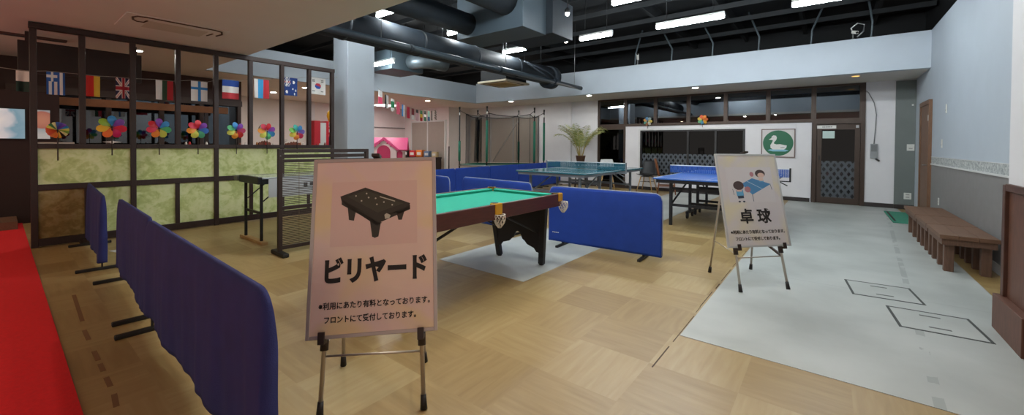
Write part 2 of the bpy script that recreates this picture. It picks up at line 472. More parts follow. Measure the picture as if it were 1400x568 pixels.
# ------------------------------------------------------------------ far wall windows and door
mull = [-5.60, -4.74, -3.87, -3.00, -2.11, -1.20, -.33, .50]
for i in range(7):
    a, b = mull[i], mull[i + 1]
    k = MB(M['bronze'])
    k.box((a, YF - .02, 1.80), (a + .055, YF + .08, ZC - .003)).box((b - .035, YF - .02, 1.80), (b + .02 - .0205, YF + .08, ZC - .003))
    k.box((a + .055, YF - .02, 1.80), (b - .035, YF + .08, 1.875)).box((a + .055, YF - .02, ZC - .05), (b - .035, YF + .08, ZC - .003))
    w = struct('window_%d' % (i + 1), k)
    MB(M['darkpane']).box((a + .05, YF + .025, 1.87), (b - .03, YF + .032, ZC - .05)).build('pane', w)
    MB(M['bronze']).box((a + .005, YF - .038, 2.02), (a + .05, YF - .02, 2.14), bev=.004).build('latch', w)
# tall dark glazed bay next to the plant
k = MB(M['bronze']).box((-5.60, YF - .02, 0), (-5.54, YF + .08, 1.80)).box((-4.78, YF - .02, 0), (-4.722, YF + .08, 1.80)).box((-5.54, YF - .02, 0), (-4.78, YF + .08, .12)).box((-5.54, YF - .02, 1.72), (-4.78, YF + .08, 1.80))
w = struct('window_8', k); MB(M['lowpane']).box((-5.55, YF + .025, .11), (-4.77, YF + .032, 1.73)).build('pane', w)
# wide window with diamond film
k = MB(mat('black window frame', '1D1A1A', .5))
X0, X1 = -4.28, -1.66
k.box((X0, YF - .015, .42), (X0 + .05, YF + .08, 1.68)).box((X1 - .05, YF - .015, .42), (X1, YF + .08, 1.68)).box((X0 + .05, YF - .015, .42), (X1 - .05, YF + .08, .46)).box((X0 + .05, YF - .015, 1.64), (X1 - .05, YF + .08, 1.68))
for x in (-3.02, -2.35): k.box((x, YF - .005, .46), (x + .05, YF + .07, 1.64))
w = struct('window_9', k); MB(M['lowpane']).box((X0 + .04, YF + .025, .45), (X1 - .04, YF + .032, 1.65)).build('pane', w)
MB(M['film']).box((X0 + .05, YF + .016, .46), (-2.351, YF + .0245, 1.03)).build('diamond_film', w)
k = MB(M['trimwhite']).box((X0 - .05, YF - .012, 1.683), (X1 + .02, YF - .0005, 1.73)).box((X0 - .05, YF - .012, .40), (X0 - .005, YF - .0005, 1.683)).build('window_trim', w)
# glazed entrance door
k = MB(M['bronze']).box((-.34, YF - .03, 0), (-.262, YF + .08, 1.80)).box((.488, YF - .03, 0), (.56, YF + .08, ZC - .003)).box((-.262, YF - .03, 1.755), (.488, YF + .08, 1.80))
d = struct('door_1', k)
k = MB(M['bronze']).box((-.255, YF, .01), (-.17, YF + .04, 1.745)).box((.395, YF, .01), (.482, YF + .04, 1.745)).box((-.17, YF, .01), (.395, YF + .04, .14)).box((-.17, YF, 1.63), (.395, YF + .04, 1.745))
k.build('door_leaf', d)
MB(M['lowpane']).box((-.175, YF + .018, .13), (.40, YF + .024, 1.64)).build('pane', d)
MB(M['film']).box((-.17, YF + .009, .14), (.395, YF + .0175, .94)).build('diamond_film', d)
k = MB(M['paper']).box((-.255, YF - .006, 1.655), (.08, YF - .0002, 1.725)); o = k.build('door_notice', d)
k = MB(M['ink'])
for i in range(6): k.box((-.16 + i * .03, YF - .0068, 1.68), (-.14 + i * .03, YF - .006, 1.70))
k.build('notice_print', o)
MB(mat('pale green card', 'B9CFC9', .6)).box((-.155, YF + .006, 1.44), (.055, YF + .0085, 1.60)).build('pasted_card', d)
MB(M['steel']).box((.41, YF - .025, 1.66), (.46, YF - .001, 1.72), bev=.004).build('door_closer', d)
MB(M['rubber']).box((-.225, YF - .03, .96), (-.195, YF - .001, 1.06), bev=.004).build('door_handle', d)
# dark room behind the glass
k = MB(mat('dark room', '171314', .8)).box((-6.6, YF + 1.4, 0), (1.6, YF + 1.45, ZT)).box((-6.6, YF + .12, ZC + .12), (1.6, YF + 1.4, ZC + .16)).box((-6.65, YF + .12, 0), (-6.6, YF + 1.4, ZC + .1)).box((1.6, YF + .12, 0), (1.65, YF + 1.4, ZC + .1)).box((-6.6, YF + .12, -.06), (1.6, YF + 1.4, 0))
struct('wall_dark_room', k)
# brown door in the side wall
k = MB(M['doorwood']).box((XR - .045, 9.66, 0), (XR - .001, 9.73, 2.06)).box((XR - .045, 10.50, 0), (XR - .001, 10.57, 2.06)).box((XR - .045, 9.73, 1.99), (XR - .001, 10.50, 2.06))
d = struct('door_2', k); MB(M['doorwood']).box((XR - .028, 9.735, .01), (XR - .002, 10.495, 1.985)).build('door_leaf', d)
k = MB(M['steel']); k.tube([(XR - .03, 9.80, .95), (XR - .075, 9.80, .95), (XR - .075, 9.90, .95)], .009, 8); k.build('door_handle', d)
MB(M['paper']).box((XR - .048, 9.675, 1.70), (XR - .0452, 9.72, 1.80)).build('door_plate', d)

# ------------------------------------------------------------------ sliding panels at the play room's far wall
def wall_panels(name, x0, x1, ncol, label, pc='9C9288', YF=YF, zt=2.19):
    t = thing(name, label, 'sliding door', (0, 0, 0))
    w = (x1 - x0) / ncol
    for i in range(ncol):
        MB(mat('taupe panel ' + pc, pc, .5, noise=.03)).box((x0 + i * w + .03, YF - .05, .02), (x0 + (i + 1) * w - .03, YF - .012, zt)).build('panel', t)
    k = MB(M['trimwhite'])
    for i in range(ncol + 1):
        xx = x0 + i * w; k.box((xx - .03, YF - .06, .0), (xx + .03, YF - .002, zt + .06))
    k.box((x0 + .03, YF - .06, zt), (x1 - .03, YF - .002, zt + .06)); k.build('frame', t)
wall_panels('sliding_panel_door', -13.10, -11.16, 2, 'pair of tall taupe sliding panels beside the pink playhouse', YF=10.25, zt=2.09)
wall_panels('sliding_panel_door', -10.95, -7.78, 3, 'long run of taupe sliding panels behind the netted trampoline', 'D6CABC')

# ------------------------------------------------------------------ lamps
def led(x0, x1, y, z, label, rz=0.):
    t = thing('led_batten', label, 'ceiling light', ((x0 + x1) / 2, y, z), rz, 'LED battens under the black ceiling')
    h = (x1 - x0) / 2
    k = MB(M['trimwhite']).box((-h - .02, -.03, .045), (h + .02, .03, .085), bev=.006).box((-h - .025, -.022, -.02), (-h - .002, .022, .05), bev=.004).box((h + .002, -.022, -.02), (h + .025, .022, .05), bev=.004); k.build('housing', t)
    MB(M['tube']).tube([(-h, 0, .008), (h, 0, .008)], .034, 12).build('tube', t)
    for x in (-h * .7, h * .7): MB(M['black']).cyl((x, 0, .085), (x, 0, 4.35 - z), .006, seg=6).build('hanger', t)
led(-2.45, -1.39, 7.24, 3.33, 'long bare LED batten above the blue table tennis table')
led(-3.92, -3.27, 7.15, 3.33, 'short LED batten above the teal table tennis table')
led(-5.88, -5.26, 7.14, 3.33, 'short LED batten over the middle of the long round duct')
led(-5.92, -5.47, 5.49, 3.40, 'short LED batten between the round duct and the boxy plenum')
led(-5.85, -5.23, 3.87, 3.33, 'LED batten close to the low ceiling edge over the round duct')
led(-8.12, -7.36, 5.25, 3.00, 'short LED batten beside the white column under the duct box')
led(-.47, .60, 7.30, 3.33, 'LED batten high over the white floor toward the glazed door')
led(-8.45, -7.75, 6.9, 3.75, 'short LED batten hidden behind the round duct over the back barriers')
led(-2.55, -1.49, 5.63, 3.33, 'LED batten high under the deck above the table tennis sign')
for x, y, nm in ((-2.6, 3.5, 'the billiard table end'), (-.3, 4.0, 'the table tennis sign end'), (-6.4, 3.05, 'the low ceiling edge'), (-3.3, 3.0, 'the edge beside the plenum inlets')):
    led(x - .55, x + .55, y, 3.45, 'LED batten at %s of the black deck' % nm)  # battens out of view, added to brighten the hall

def downlight(x, y, warm, label):
    t = thing('downlight', label, 'downlight', (x, y, ZC), 0, 'recessed downlights')
    k = MB(M['trimwhite']); k.lathe((0, 0, -.006), [(.062, 0.), (.082, 0.), (.085, .004), (.085, .0059), (.062, .0059), (.062, 0.)], 24, cap=False); k.build('ring', t)
    MB(M['amber'] if warm == 2 else M['warm'] if warm else M['cooldown']).lathe((0, 0, -.005), [(.001, 0), (.060, 0), (.060, .0048)], 24).build('lens', t)
for x, y, w, l in [
    (.35, 10.25, 2, 'amber downlight in the far soffit above the glazed door'),
    (-2.53, 10.17, 0, 'white downlight in the far soffit above the wide dark window'),
    (-5.27, 10.12, 0, 'white downlight in the far soffit above the potted palm'),
    (-8.01, 10.12, 0, 'white downlight in the far soffit above the trampoline'),
    (-10.07, 8.47, 0, 'white downlight above the taupe sliding panels'),
    (-8.22, 1.32, 0, 'downlight seen through the partition beside the dark bulkhead board'),
    (-10.26, 4.74, 0, 'downlight seen through the partition by the red pole'),
    (-11.9, 4.66, 0, 'downlight seen through the partition above the small vertical-stripe flag'),
    (-11.84, 3.47, 0, 'downlight seen through the partition above the blue, white and red flag'),
    (-3.1, 1.75, 0, 'white downlight above the draped barriers'),  # out of view, added to light the low-ceilinged side
    (-8.9, -.95, 1, 'amber downlight over the far carpet end'),  # three unseen carpet lamps, added so red light bounces onto the ceiling
    (-6.6, -1.0, 1, 'amber downlight over the middle of the carpet'),
    (-4.3, -1.0, 1, 'amber downlight over the carpet by the draped barriers'),
    (-10.68, .8, 0, 'white downlight inside the dark glazed room near its curtains'),  # two lamps hidden by the header, added to brighten the curtains
    (-10.68, 2.4, 0, 'white downlight inside the dark glazed room by its end wall'),
    (-1.9, 2.1, 0, 'white downlight above the billiards poster'),  # this and the next are unseen, added as fill light
    (-.6, 1.6, 1, 'amber downlight above the seam in the floor')]:
    downlight(x, y, w, l)
for x, y, l in [(-12.29, 8.38, 'bright square ceiling panel over the small pink playhouse'), (-11.2, 6.4, 'bright square ceiling panel near the column side of the play room')]:  # the second panel is out of view, added to brighten the play room
    t = thing('ceiling_panel_light', l, 'ceiling light', (x, y, ZC))
    MB(M['trimwhite']).box((-.32, -.32, -.03), (.32, .32, -.0005), bev=.004).build('frame', t)
    MB(M['panel']).box((-.29, -.29, -.036), (.29, .29, -.0305)).build('diffuser', t)
def spotlight(x, y, z, label):
    t = thing('ceiling_spotlight', label, 'spotlight', (x, y, z), 0, 'small round spots under the black ceiling')
    MB(M['black']).cyl((0, 0, .03), (0, 0, 4.35 - z), .008, seg=6).build('stem', t)
    k = MB(M['black']); k.lathe((0, 0, 0), [(.03, -.005), (.045, -.005), (.04, .05), (.02, .07)], 16); k.build('shade', t)
    MB(M['spot']).ball((0, 0, -.02), .034).build('bulb', t)
spotlight(-4.23, 7.11, 3.36, 'small lit spot beside the end of the short LED batten')
spotlight(-3.4, 5.75, 3.40, 'small lit spot at the corner of the boxy plenum')

# ------------------------------------------------------------------ black ceiling services
t = thing('round_duct', 'long dark round air duct running above the thin pipe', 'duct', (-5.78, 0, 3.03))
k = MB(M['duct']); k.tube([(0, 2.5, 0), (0, 8.88, 0)], .225, 28)
k.build('duct_tube', t)
MB(M['duct']).tube([(0, 8.80, -.03), (0, 9.02, -.03)], .29, 28).build('end_boot', t)
for yy in (3.2, 4.6, 6.0, 7.4): MB(M['duct']).tube([(0, yy, 0), (0, yy + .05, 0)], .234, 28).build('flange', t)
k = MB(M['black'])
for yy in (3.4, 5.2, 7.0, 8.5): k.cyl((0, yy, .222), (0, yy, 1.32), .008, seg=6)
k.build('hanger', t)
t = thing('service_pipe', 'thin dark pipe hung below the round duct, open end over the plants', 'pipe', (-5.21, 0, 2.75))
MB(mat('blue grey pipe paint', '2E3A42', .4, noise=.1)).tube([(0, 2.5, 0), (0, 9.55, 0)], .052, 18).build('pipe_tube', t)
k = MB(M['duct'])
for yy in (4.0, 6.2, 8.2): k.tube([(0, yy, 0), (0, yy + .06, 0)], .06, 18)
k.build('coupling', t)
k = MB(M['steel'])
for yy in (3.5, 6.4, 9.2): k.cyl((0, yy, .05), (0, yy, 1.6), .005, seg=6)
k.build('hanger', t)
k = MB(M['duct']); k.tube([(-.20, 7.3, .36), (-.18, 8.2, .26), (.02, 8.35, .045)], .02, 8).tube([(-.20, 7.3, .36), (-.1, 7.9, .16), (.0, 8.0, .048)], .02, 8); k.build('branch_pipe', t)
t = thing('air_plenum', 'big dark boxy air plenum with two round ducts plugged in', 'plenum', (0, 0, 0))
MB(mat('slate duct panel', '46535C', .5, noise=.08, nscale=3)).box((-5.30, 5.12, 3.11), (-3.83, 5.78, 3.86), bev=.006).build('plenum_box', t)
MB(M['duct']).box((-4.75, 5.78, 3.13), (-3.70, 6.45, 3.75), bev=.006).build('rear_box', t)
MB(M['duct']).tube([(-5.02, 2.5, 3.34), (-5.02, 5.12, 3.34)], .185, 24).build('round_inlet', t)
MB(M['duct']).tube([(-4.17, 2.5, 3.58), (-4.17, 5.12, 3.58)], .235, 24).build('round_inlet', t)
k = MB(M['black'])
for x in (-4.8, -3.95):
    for yy in (5.2, 5.7): k.cyl((x, yy, 3.86), (x, yy, 4.35), .008, seg=6)
k.build('hanger', t)
t = thing('duct_box', 'dark duct box by the white column with a metallic elbow', 'duct', (0, 0, 0))
MB(mat('blue grey duct panel', '3A464D', .5, noise=.08, nscale=3)).box((-8.75, 5.55, 2.96), (-7.85, 6.45, 3.42), bev=.006).build('box_body', t)
pts = [(-7.85, 6.1, 3.18)] + [(-7.62 + .22 * math.sin(a), 6.1 + .28 * (1 - math.cos(a)), 3.18) for a in [i * PI / 12 for i in range(7)]] + [(-7.40, 6.75, 3.18)]
MB(M['ductlight']).tube(pts, .17, 20).build('elbow', t)
k = MB(M['black'])
for yy in (5.7, 6.3): k.cyl((-8.3, yy, 3.42), (-8.3, yy, 4.35), .01, seg=6)
k.build('hanger', t)
# joists and pipes under the deck
k = MB(M['joist'])
for i, yy in enumerate((3.6, 4.7, 5.8, 6.9, 8.0, 9.1, 10.2, 11.3)): k.box((XL, yy, 4.02), (XR + .25, yy + .035, 4.12))
struct('trim_joists', k)
k = MB(M['joist'])
for x in (-9.5, -7.2, -6.5, -3.2, -1.9, -.6, .7): k.box((x, YN - .4, 4.12), (x + .07, YF + 1.4, 4.35))
struct('trim_beams', k)
t = thing('attic_clutter', 'dark bracing and leftover frames on the soffit top behind the LED battens', 'bracing')
rr = random.Random(3)
for i in range(9):
    x = -4.4 + i * .62 + rr.uniform(-.1, .1); w = rr.uniform(.2, .5)
    MB(mat('dusty board', '3C3B3A', .8, noise=.3, nscale=5)).box((x, YF + .9 + rr.uniform(-.3, .3), ZT + .02), (x + w, YF + 1.3, ZT + rr.uniform(.15, .5))).build('board', t)
for i in range(6):
    x = -4.2 + i * .95
    MB(M['ductlight']).tube([(x, 10.6, ZT - .5), (x + .05, 10.6, 3.7), (x + rr.uniform(-.3, .3), 10.6, 4.3)], .02, 8).build('strut', t)
struct('ceiling_attic', MB(M['black']).box((XS, YS + .12, ZT - .15), (XR, YF + 1.5, ZT - .1)))
def cctv(x, y, z, label, curl):
    t = thing('security_camera', label, 'security camera', (x, y, z), 0, 'small white cameras on the soffit')
    k = MB(M['steel']); k.cyl((0, 0, 0), (0, 0, .14), .014, seg=10).lathe((0, 0, 0), [(.035, 0), (.035, .012)], 14); k.build('bracket', t)
    k = MB(M['paper']); k.bar((0, .02, .15), (.05, -.13, .10 if curl else .24), .055, .055, bev=.01); k.build('camera_body', t)
    MB(M['rubber']).cyl((.05, -.13, .10 if curl else .24), (.053, -.14, .097 if curl else .245), .02, seg=12).build('lens', t)
    if curl:
        k = MB(M['steel']); k.tube([(0, 0, .12), (-.03, 0, .22), (.06, 0, .30), (.16, 0, .26), (.15, 0, .14), (.06, -.02, .04)], .012, 8); k.build('cable', t)
cctv(-3.84, YS + .06, ZT, 'white security camera on the soffit under the short LED batten', False)
cctv(.29, YS + .06, ZT, 'white security camera with a looped cable on the soffit over the door', True)
t = thing('ceiling_air_conditioner', 'beige four-way air conditioner hanging under the black ceiling', 'air conditioner', (-6.68, 8.12, 2.80))
MB(M['black']).box((-.42, -.42, .05), (.42, .42, .33), bev=.01).build('casing', t)
k = MB(mat('beige grille panel', 'C9BFA8', .5)); k.box((-.48, -.48, 0), (.48, .48, .05), bev=.012); f = k.build('panel', t)
k = MB(mat('air slot', '57503F', .7))
for i in range(4):
    R = Rz(i * PI / 2)
    k.box((-.33, -.44, -.004), (.33, -.39, .003), rot=R, piv=(0, 0, 0))
k.build('air_slot', f)
k = MB(mat('tan grille', 'A28D5D', .6)); k.box((-.3, -.3, -.006), (.3, .3, -.0005))
for i in range(9): k.box((-.29, -.28 + i * .07, -.010), (.29, -.265 + i * .07, -.006))
k.build('intake_grille', f)
k = MB(M['black'])
for x in (-.38, .38):
    for yy in (-.38, .38): k.cyl((x, yy, .33), (x, yy, 1.55), .007, seg=6)
k.build('hanger', t)
# cassette in the low entrance ceiling
t = thing('ceiling_cassette', 'flush cream ceiling air conditioner outlined by a dark slot', 'air conditioner', (-6.22, 1.33, ZC))
k = MB(M['ceil']); k.box((-.36, -.47, -.012), (.36, .47, -.0005), bev=.004); f = k.build('panel', t)
k = MB(mat('dark air slot', '4A3626', .7))
k.tube([(.10, -.38, -.013), (.22, -.40, -.013), (.30, -.37, -.013), (.325, -.30, -.013), (.325, .32, -.013), (.29, .40, -.013), (.16, .44, -.013), (.02, .42, -.013)], .011, 8)
k.tube([(.10, -.38, -.013), (.04, -.34, -.013), (.06, -.28, -.013), (.16, -.27, -.013)], .009, 8).tube([(-.06, .34, -.013), (.10, .36, -.013)], .009, 8)
k.build('air_slot', f)
k = MB(mat('cream grille', 'BDB3A4', .7)); k.box((-.22, -.26, -.0145), (.16, .30, -.0122)); k.build('intake_grille', f)
t = thing('ceiling_vent', 'brown slot air vent in the ceiling beyond the partition', 'vent', (-8.27, .25, ZC))
MB(mat('brown vent', '5A4138', .6)).box((-.075, -.36, -.02), (.075, .36, -.0005), bev=.004).build('frame', t)
k = MB(M['darkwood']).box((-.045, -.33, -.0235), (.045, .33, -.0205)); k.build('slot', t)

# ------------------------------------------------------------------ partition
XP = -7.26
yp = [.27, .66, 1.12, 1.59, 2.04, 2.50, 2.97, 3.42, 3.84]
t = thing('partition_screen', 'tall dark wood partition with open grid over green leaf-patterned panels', 'partition', (XP, 0, 0)); t['kind'] = 'thing'
for i, yy in enumerate(yp):
    low = i in (0, 2, 4, 6, 8)
    MB(M['darkwood']).box((-.035, yy - .028, .0 if low else 1.212), (.035, yy + .028, 2.545), bev=.003).build('post', t)
for z0, z1, nm in ((2.545, 2.612, 'head_rail'), (1.155, 1.212, 'middle_rail'), (.665, .735, 'lower_rail'), (.012, .10, 'bottom_rail')):
    k = MB(M['darkwood'])
    if nm == 'head_rail': k.box((-.04, .235, z0), (.04, 3.875, z1), bev=.003)
    elif nm == 'middle_rail':
        for a, b in zip((0, 2, 4, 6), (2, 4, 6, 8)): k.box((-.045, yp[a] + .028, z0), (.045, yp[b] - .028, z1), bev=.003)
    else:
        for a, b in zip((0, 2, 4, 6), (2, 4, 6, 8)): k.box((-.034, yp[a] + .028, z0), (.034, yp[b] - .028, z1), bev=.003)
    k.build(nm, t)
for a, b in zip((0, 2, 4, 6), (2, 4, 6, 8)):
    y0, y1 = yp[a] + .028, yp[b] - .028
    MB(M['green_paper']).box((-.008, y0, .735), (.008, y1, 1.155)).build('panel', t)
    ym = (y0 + y1) / 2
    MB(M['darkwood']).box((-.03, ym - .024, .10), (.03, ym + .024, .665), bev=.003).build('short_post', t)
    for q0, q1 in ((y0, ym - .024), (ym + .024, y1)):
        MB(M['green_paper'] if q0 > .5 else M['brown_paper']).box((-.008, q0, .10), (.008, q1, .665)).build('panel', t)
MB(M['darkwood']).box((-.035, .62, 0), (.16, .72, .035), bev=.004).build('foot', t)

# little ornaments on the partition's middle rail
rr = random.Random(5)
cols = ['D8D4CC', 'C2342E', 'D8D4CC', '7A3A22', 'D8D4CC', 'B8742E']
fig = None
spots = [1.68, 1.72, 1.92, 2.36, 2.43, 2.60, 2.66, 2.72, 2.84, 3.03, 3.10, 3.28, 3.33, 3.55, 3.62, 3.7]
for i, yy in enumerate(spots):
    c = cols[i % 6]; h = rr.uniform(.02, .04)
    k = MB(mat('ornament ' + c, c, .5)); k.lathe((0, 0, 0), [(.012, 0), (.017, .004), (.013, h * .55), (.008, h * .7), (.013, h * .82), (.011, h), (.002, h + .006)], 10)
    o = k.build('rail_ornament', None, (XP + rr.uniform(-.02, .02), yy, 1.212))
    tag(o, 'tiny painted ornament standing on the dark middle rail of the partition', 'ornament', 'tiny ornaments on the partition rail')
for yy, l, n, c in ((.92, 'white toy bird on the partition rail under the first petal pinwheel', .09, 'D5D0C8'), (.46, 'long pale strip lying on the partition rail under the many-bladed pinwheel', .25, 'B8ADA0')):
    k = MB(mat('toy ' + c, c, .5))
    if n < .2:
        k.prism([(0, -n, .028), (0, -.02, .018), (0, 0, .0), (0, .02, .018), (0, n, .028), (0, .02, .036), (0, 0, .045), (0, -.02, .036)], (.014, 0, 0))
    else: k.box((-.015, -.19, 0), (.015, .13, .02), bev=.004)
    tag(k.build('toy_bird' if n < .2 else 'pale_strip', None, (XP + .012, yy, 1.212)), l, 'toy' if n < .2 else 'strip')
for y0, y1, hh, l in ((2.62, 2.80, .07, 'low reddish brown toy heap under the pinwheel with the red heart petals'), (3.06, 3.27, .06, 'small brown toy roof shapes under the last rainbow pinwheel')):
    k = MB(mat('brown toy', '7A3E26', .6, noise=.3, nscale=30))
    n = 5
    for i in range(n):
        a = y0 + (y1 - y0) * i / n; w = (y1 - y0) / n
        h2 = hh * (.5 + .5 * math.sin(PI * (i + .5) / n))
        k.prism([(-.02, a, 0), (-.02, a + w * .98, 0), (-.02, a + w * .98, h2 * .6), (-.02, a + w / 2, h2), (-.02, a, h2 * .6)], (.035, 0, 0))
    tag(k.build('toy_village', None, (XP - .008, 0, 1.212)), l, 'toy')

# pinwheels
RB = ['2E86C1', '7D3FA0', 'D01F4E', 'C2185B', 'E8702A', 'E9B52B', '7FB83C', '2FA88F']
def pinwheel(x, y, z, r, cols, start, label, stick=True, group='rainbow pinwheels along the partition', depth=.0):
    t = thing('pinwheel', label, 'pinwheel', (x, y, z), 0, group)
    n = len(cols)
    for i in range(n):
        a = start + 2 * PI * i / n
        pts = []
        nu, nv = 12, 5
        wmax = r * (.305 if n < 10 else .20)
        for u in range(nu + 1):
            q = u / nu; rad = r * (.08 + .92 * q)
            if n < 10: w = wmax * (math.sin(PI / 2 * min(1, q / .62)) ** 1.2 + .03 if q < .62 else math.sqrt(max(.004, 1 - ((q - .62) / .38) ** 2)))
            else: w = wmax * (.25 + .75 * q) * (1 if q < .95 else .6)
            row = []
            for v in range(nv):
                s = (v / (nv - 1) * 2 - 1) * w
                dx = .018 * math.sin(PI * q) + .012 * s / max(wmax, 1e-5)
                row.append((dx, math.cos(a) * rad - math.sin(a) * s, math.sin(a) * rad + math.cos(a) * s))
            pts.append(row)
        k = MB(mat('petal ' + cols[i], cols[i], .5)); k.quads(pts)
        k.build('petal', t, normals=False)
    k = MB(M['ink']); k.ball((.02, 0, 0), r * .07, 10); k.build('hub', t)
    if stick:
        k = MB(mat('dark pinwheel stick', '241A16', .5)); k.cyl((.012, 0, 0), (.012, 0, -.36), .006, seg=8); k.build('stick', t)
    return t
xw = XP + .075
pinwheel(xw, .45, 1.375, .095, ['C64B26', 'C64B26', 'D8782A', 'D8782A', 'E0B33C', '1B1512', 'E8DC9A', '7FA83C', 'D9C85A', '2E86C1', '7D3FA0', '5B3FA0', '3F5FA0', 'E8DC9A', '3A7A4A', 'E0D060', 'C64B26'], 3.4, 'many-bladed fan pinwheel at the open end of the partition')
pinwheel(xw, .91, 1.43, .145, ['2E86C1', '7D3FA0', 'D0203C', 'C2185B', 'E8702A', 'E0B52B', '8FB83C'][::-1], PI / 2 + 2 * PI / 7, 'petal pinwheel with a blue petal on top, below the red and yellow flag')
pinwheel(xw, 1.37, 1.43, .135, ['8A3FA8', '3E8FCB', '57B878', 'C9CC55', 'E98A2E', 'D93A5A', 'C8202E'][::-1], PI / 2 + 2 * PI / 7, 'petal pinwheel with a purple petal on top, below the white, green and red flag')
pinwheel(xw, 1.80, 1.43, .135, ['C8202E', '7D3FA0', '3F74C8', '4FA87F', 'C9CC55', 'E0922E', 'D0304C'][::-1], PI / 2 + 2 * PI / 7, 'petal pinwheel with a red petal on top, below the blue cross flag')
pinwheel(xw, 2.28, 1.43, .13, ['8A4FB8', 'D0507A', 'C8302E', 'E0922E', 'C9CC55', '57B878', '3E8FCB'][::-1], PI / 2 + .2, 'petal pinwheel with a violet petal on top, below the blue, white and red flag')
pinwheel(xw, 2.71, 1.43, .135, ['C8202E', '9A4FB8', '3E8FCB', '57B878', 'C9CC55', 'E0922E', 'C8304C'][::-1], PI / 2 + .6, 'petal pinwheel with wide red petals, below the pale blue and red flag')
pinwheel(xw, 3.18, 1.43, .135, ['3E8FCB', '7D6FC8', 'C8305A', 'E0802E', 'C9B83A', '6FB84A', '47B0A0'][::-1], PI / 2 + .3, 'petal pinwheel with a light blue top petal, below the navy starred flag')
for x, lbl, st in ((-4.05, 'faded pinwheel stuck on the window ledge above the wide dark window', 0.), (-2.62, 'orange and green pinwheel on the ledge over the middle of the wide window', 1.)):
    t = pinwheel(x, YF - .07, 1.93, .13, ['C8B45A', '7A8A8A', '3E6F8F', 'A87A3A', '4A8A7A', '8A5A3A', 'C2C2B2'] if st == 0 else ['D07A2A', 'C8502A', 'B8A040', '5A9A6A', '3E7F9F', 'C8902A', 'B85A2A'], st, lbl, group='pinwheels on the far window ledge')
    t.rotation_euler = (0, 0, -PI / 2)
    for c in t.children:
        if c.name.startswith('stick'): c.scale = (1, 1, .55)

# flags on a string behind the partition posts
XFL = XP - .10
def flag(name, y, ztop, w, h, paint, label, sway=.0, grp='paper flags strung behind the partition'):
    """hanging cloth: a grid of cells, paint(u, v) gives the colour; u runs along the string, v downwards"""
    nu, nv = 24, 24
    k = MB(); P = [[(.012 * math.sin(u / nu * 7 + y * 5) * (.3 + v / nv) + sway * v / nv, y + (u / nu - .5) * w, ztop - v / nv * h) for v in range(nv + 1)] for u in range(nu + 1)]
    vs = [[k.bm.verts.new(p) for p in r] for r in P]
    for u in range(nu):
        for v in range(nv):
            c = paint((u + .5) / nu, (v + .5) / nv)
            k.use(mat('flag ' + c, c, .8))
            f = k.bm.faces.new((vs[u][v], vs[u + 1][v], vs[u + 1][v + 1], vs[u][v + 1])); f.material_index = k.mi; f.smooth = True
    o = k.build('flag', None, (0, 0, 0), normals=False)
    o.location = (XFL, 0, -.006)
    tag(o, label, 'flag', grp)
    return o
Wt, Bk = 'E0DDD8', '15181A'
def greece(u, v):
    if v < .42 and u < .6: return Wt if abs(u - .3) < .06 or abs(v - .2) < .06 else '2C5FA8'
    return Wt if int(u * 7) % 2 else '2C5FA8'
def uk(u, v):
    if abs(u - .5) < .07 or abs(v - .5) < .07: return 'A82A38'
    if abs(u - .5) < .13 or abs(v - .5) < .13: return Wt
    d = min(abs(u - v), abs(u + v - 1))
    return 'A82A38' if d < .04 else Wt if d < .12 else '20254A'
def fin(u, v): return '2E7FBF' if abs(u - .5) < .075 or abs(v - .36) < .075 else Wt
def aus(u, v):
    if v < .5 and u < .45:
        return Wt if (int(u * 24) + int(v * 16)) % 3 == 0 or abs(u - .22) < .04 else ('B83040' if abs(v - .25) < .04 else '1D3A7A')
    for cx, cy, r in ((.7, .25, .09), (.22, .8, .08), (.62, .62, .05), (.85, .7, .06), (.75, .9, .06)):
        if (u - cx) ** 2 + (v - cy) ** 2 < r * r: return Wt
    return '1D3A7A'
def kor(u, v):
    du, dv = (u - .5), (v - .5) * 1.25
    if du * du + dv * dv < .045: return 'B83040' if dv < .25 * du else '2A4FA0'
    for cx, cy in ((.2, .2), (.8, .2), (.2, .8), (.8, .8)):
        if abs(u - cx) < .09 and abs(v - cy) < .07: return '2A2A2A' if int(v * 24) % 2 else Wt
    return Wt
flags = [
    (.20, 2.06, .11, .24, lambda u, v: Wt if v < .5 else '1E3A34', 'white over dark green flag just outside the partition post'),
    (.45, 2.08, .15, .27, greece, 'blue and white striped flag with a cross, in the first partition bay'),
    (.765, 2.08, .125, .26, lambda u, v: 'CC2A22' if u < .55 else 'D8A82E', 'red and yellow flag hung upright in the second partition bay'),
    (1.045, 2.09, .145, .27, uk, 'flag with crossed white and red bars on dark blue'),
    (1.465, 2.11, .19, .27, lambda u, v: Wt if u < .36 else '2F4A36' if u < .66 else 'B8323A', 'flag of upright white, dark green and red bands'),
    (1.865, 2.15, .20, .29, fin, 'white flag with a light blue cross'),
    (2.265, 2.22, .22, .29, lambda u, v: '244A9A' if v < .33 else Wt if v < .66 else 'B8323A', 'flag of level blue, white and red bands'),
    (2.70, 2.29, .22, .31, lambda u, v: Wt if u < .25 else '3A9AD0' if u < .62 else 'C0303A', 'narrow flag of upright white, pale blue and red bands'),
    (3.16, 2.38, .22, .31, aus, 'navy flag with white stars and a striped corner'),
    (3.63, 2.44, .28, .30, kor, 'white flag with a red and blue disc')]
for y, z, w, h, p, l in flags: flag('flag', y, z, w, h, p, l)
pts = [(XFL, -.6, 2.12)] + [(XFL, y + s * w / 2, z) for y, z, w, h, p, l in flags for s in (-1, 1)] + [(XFL, 4.0, 2.5)]
tag(MB(mat('flag string', '9A948A', .7)).tube(pts, .003, 6).build('flag_string'), 'thin string carrying the row of flags behind the partition', 'string')

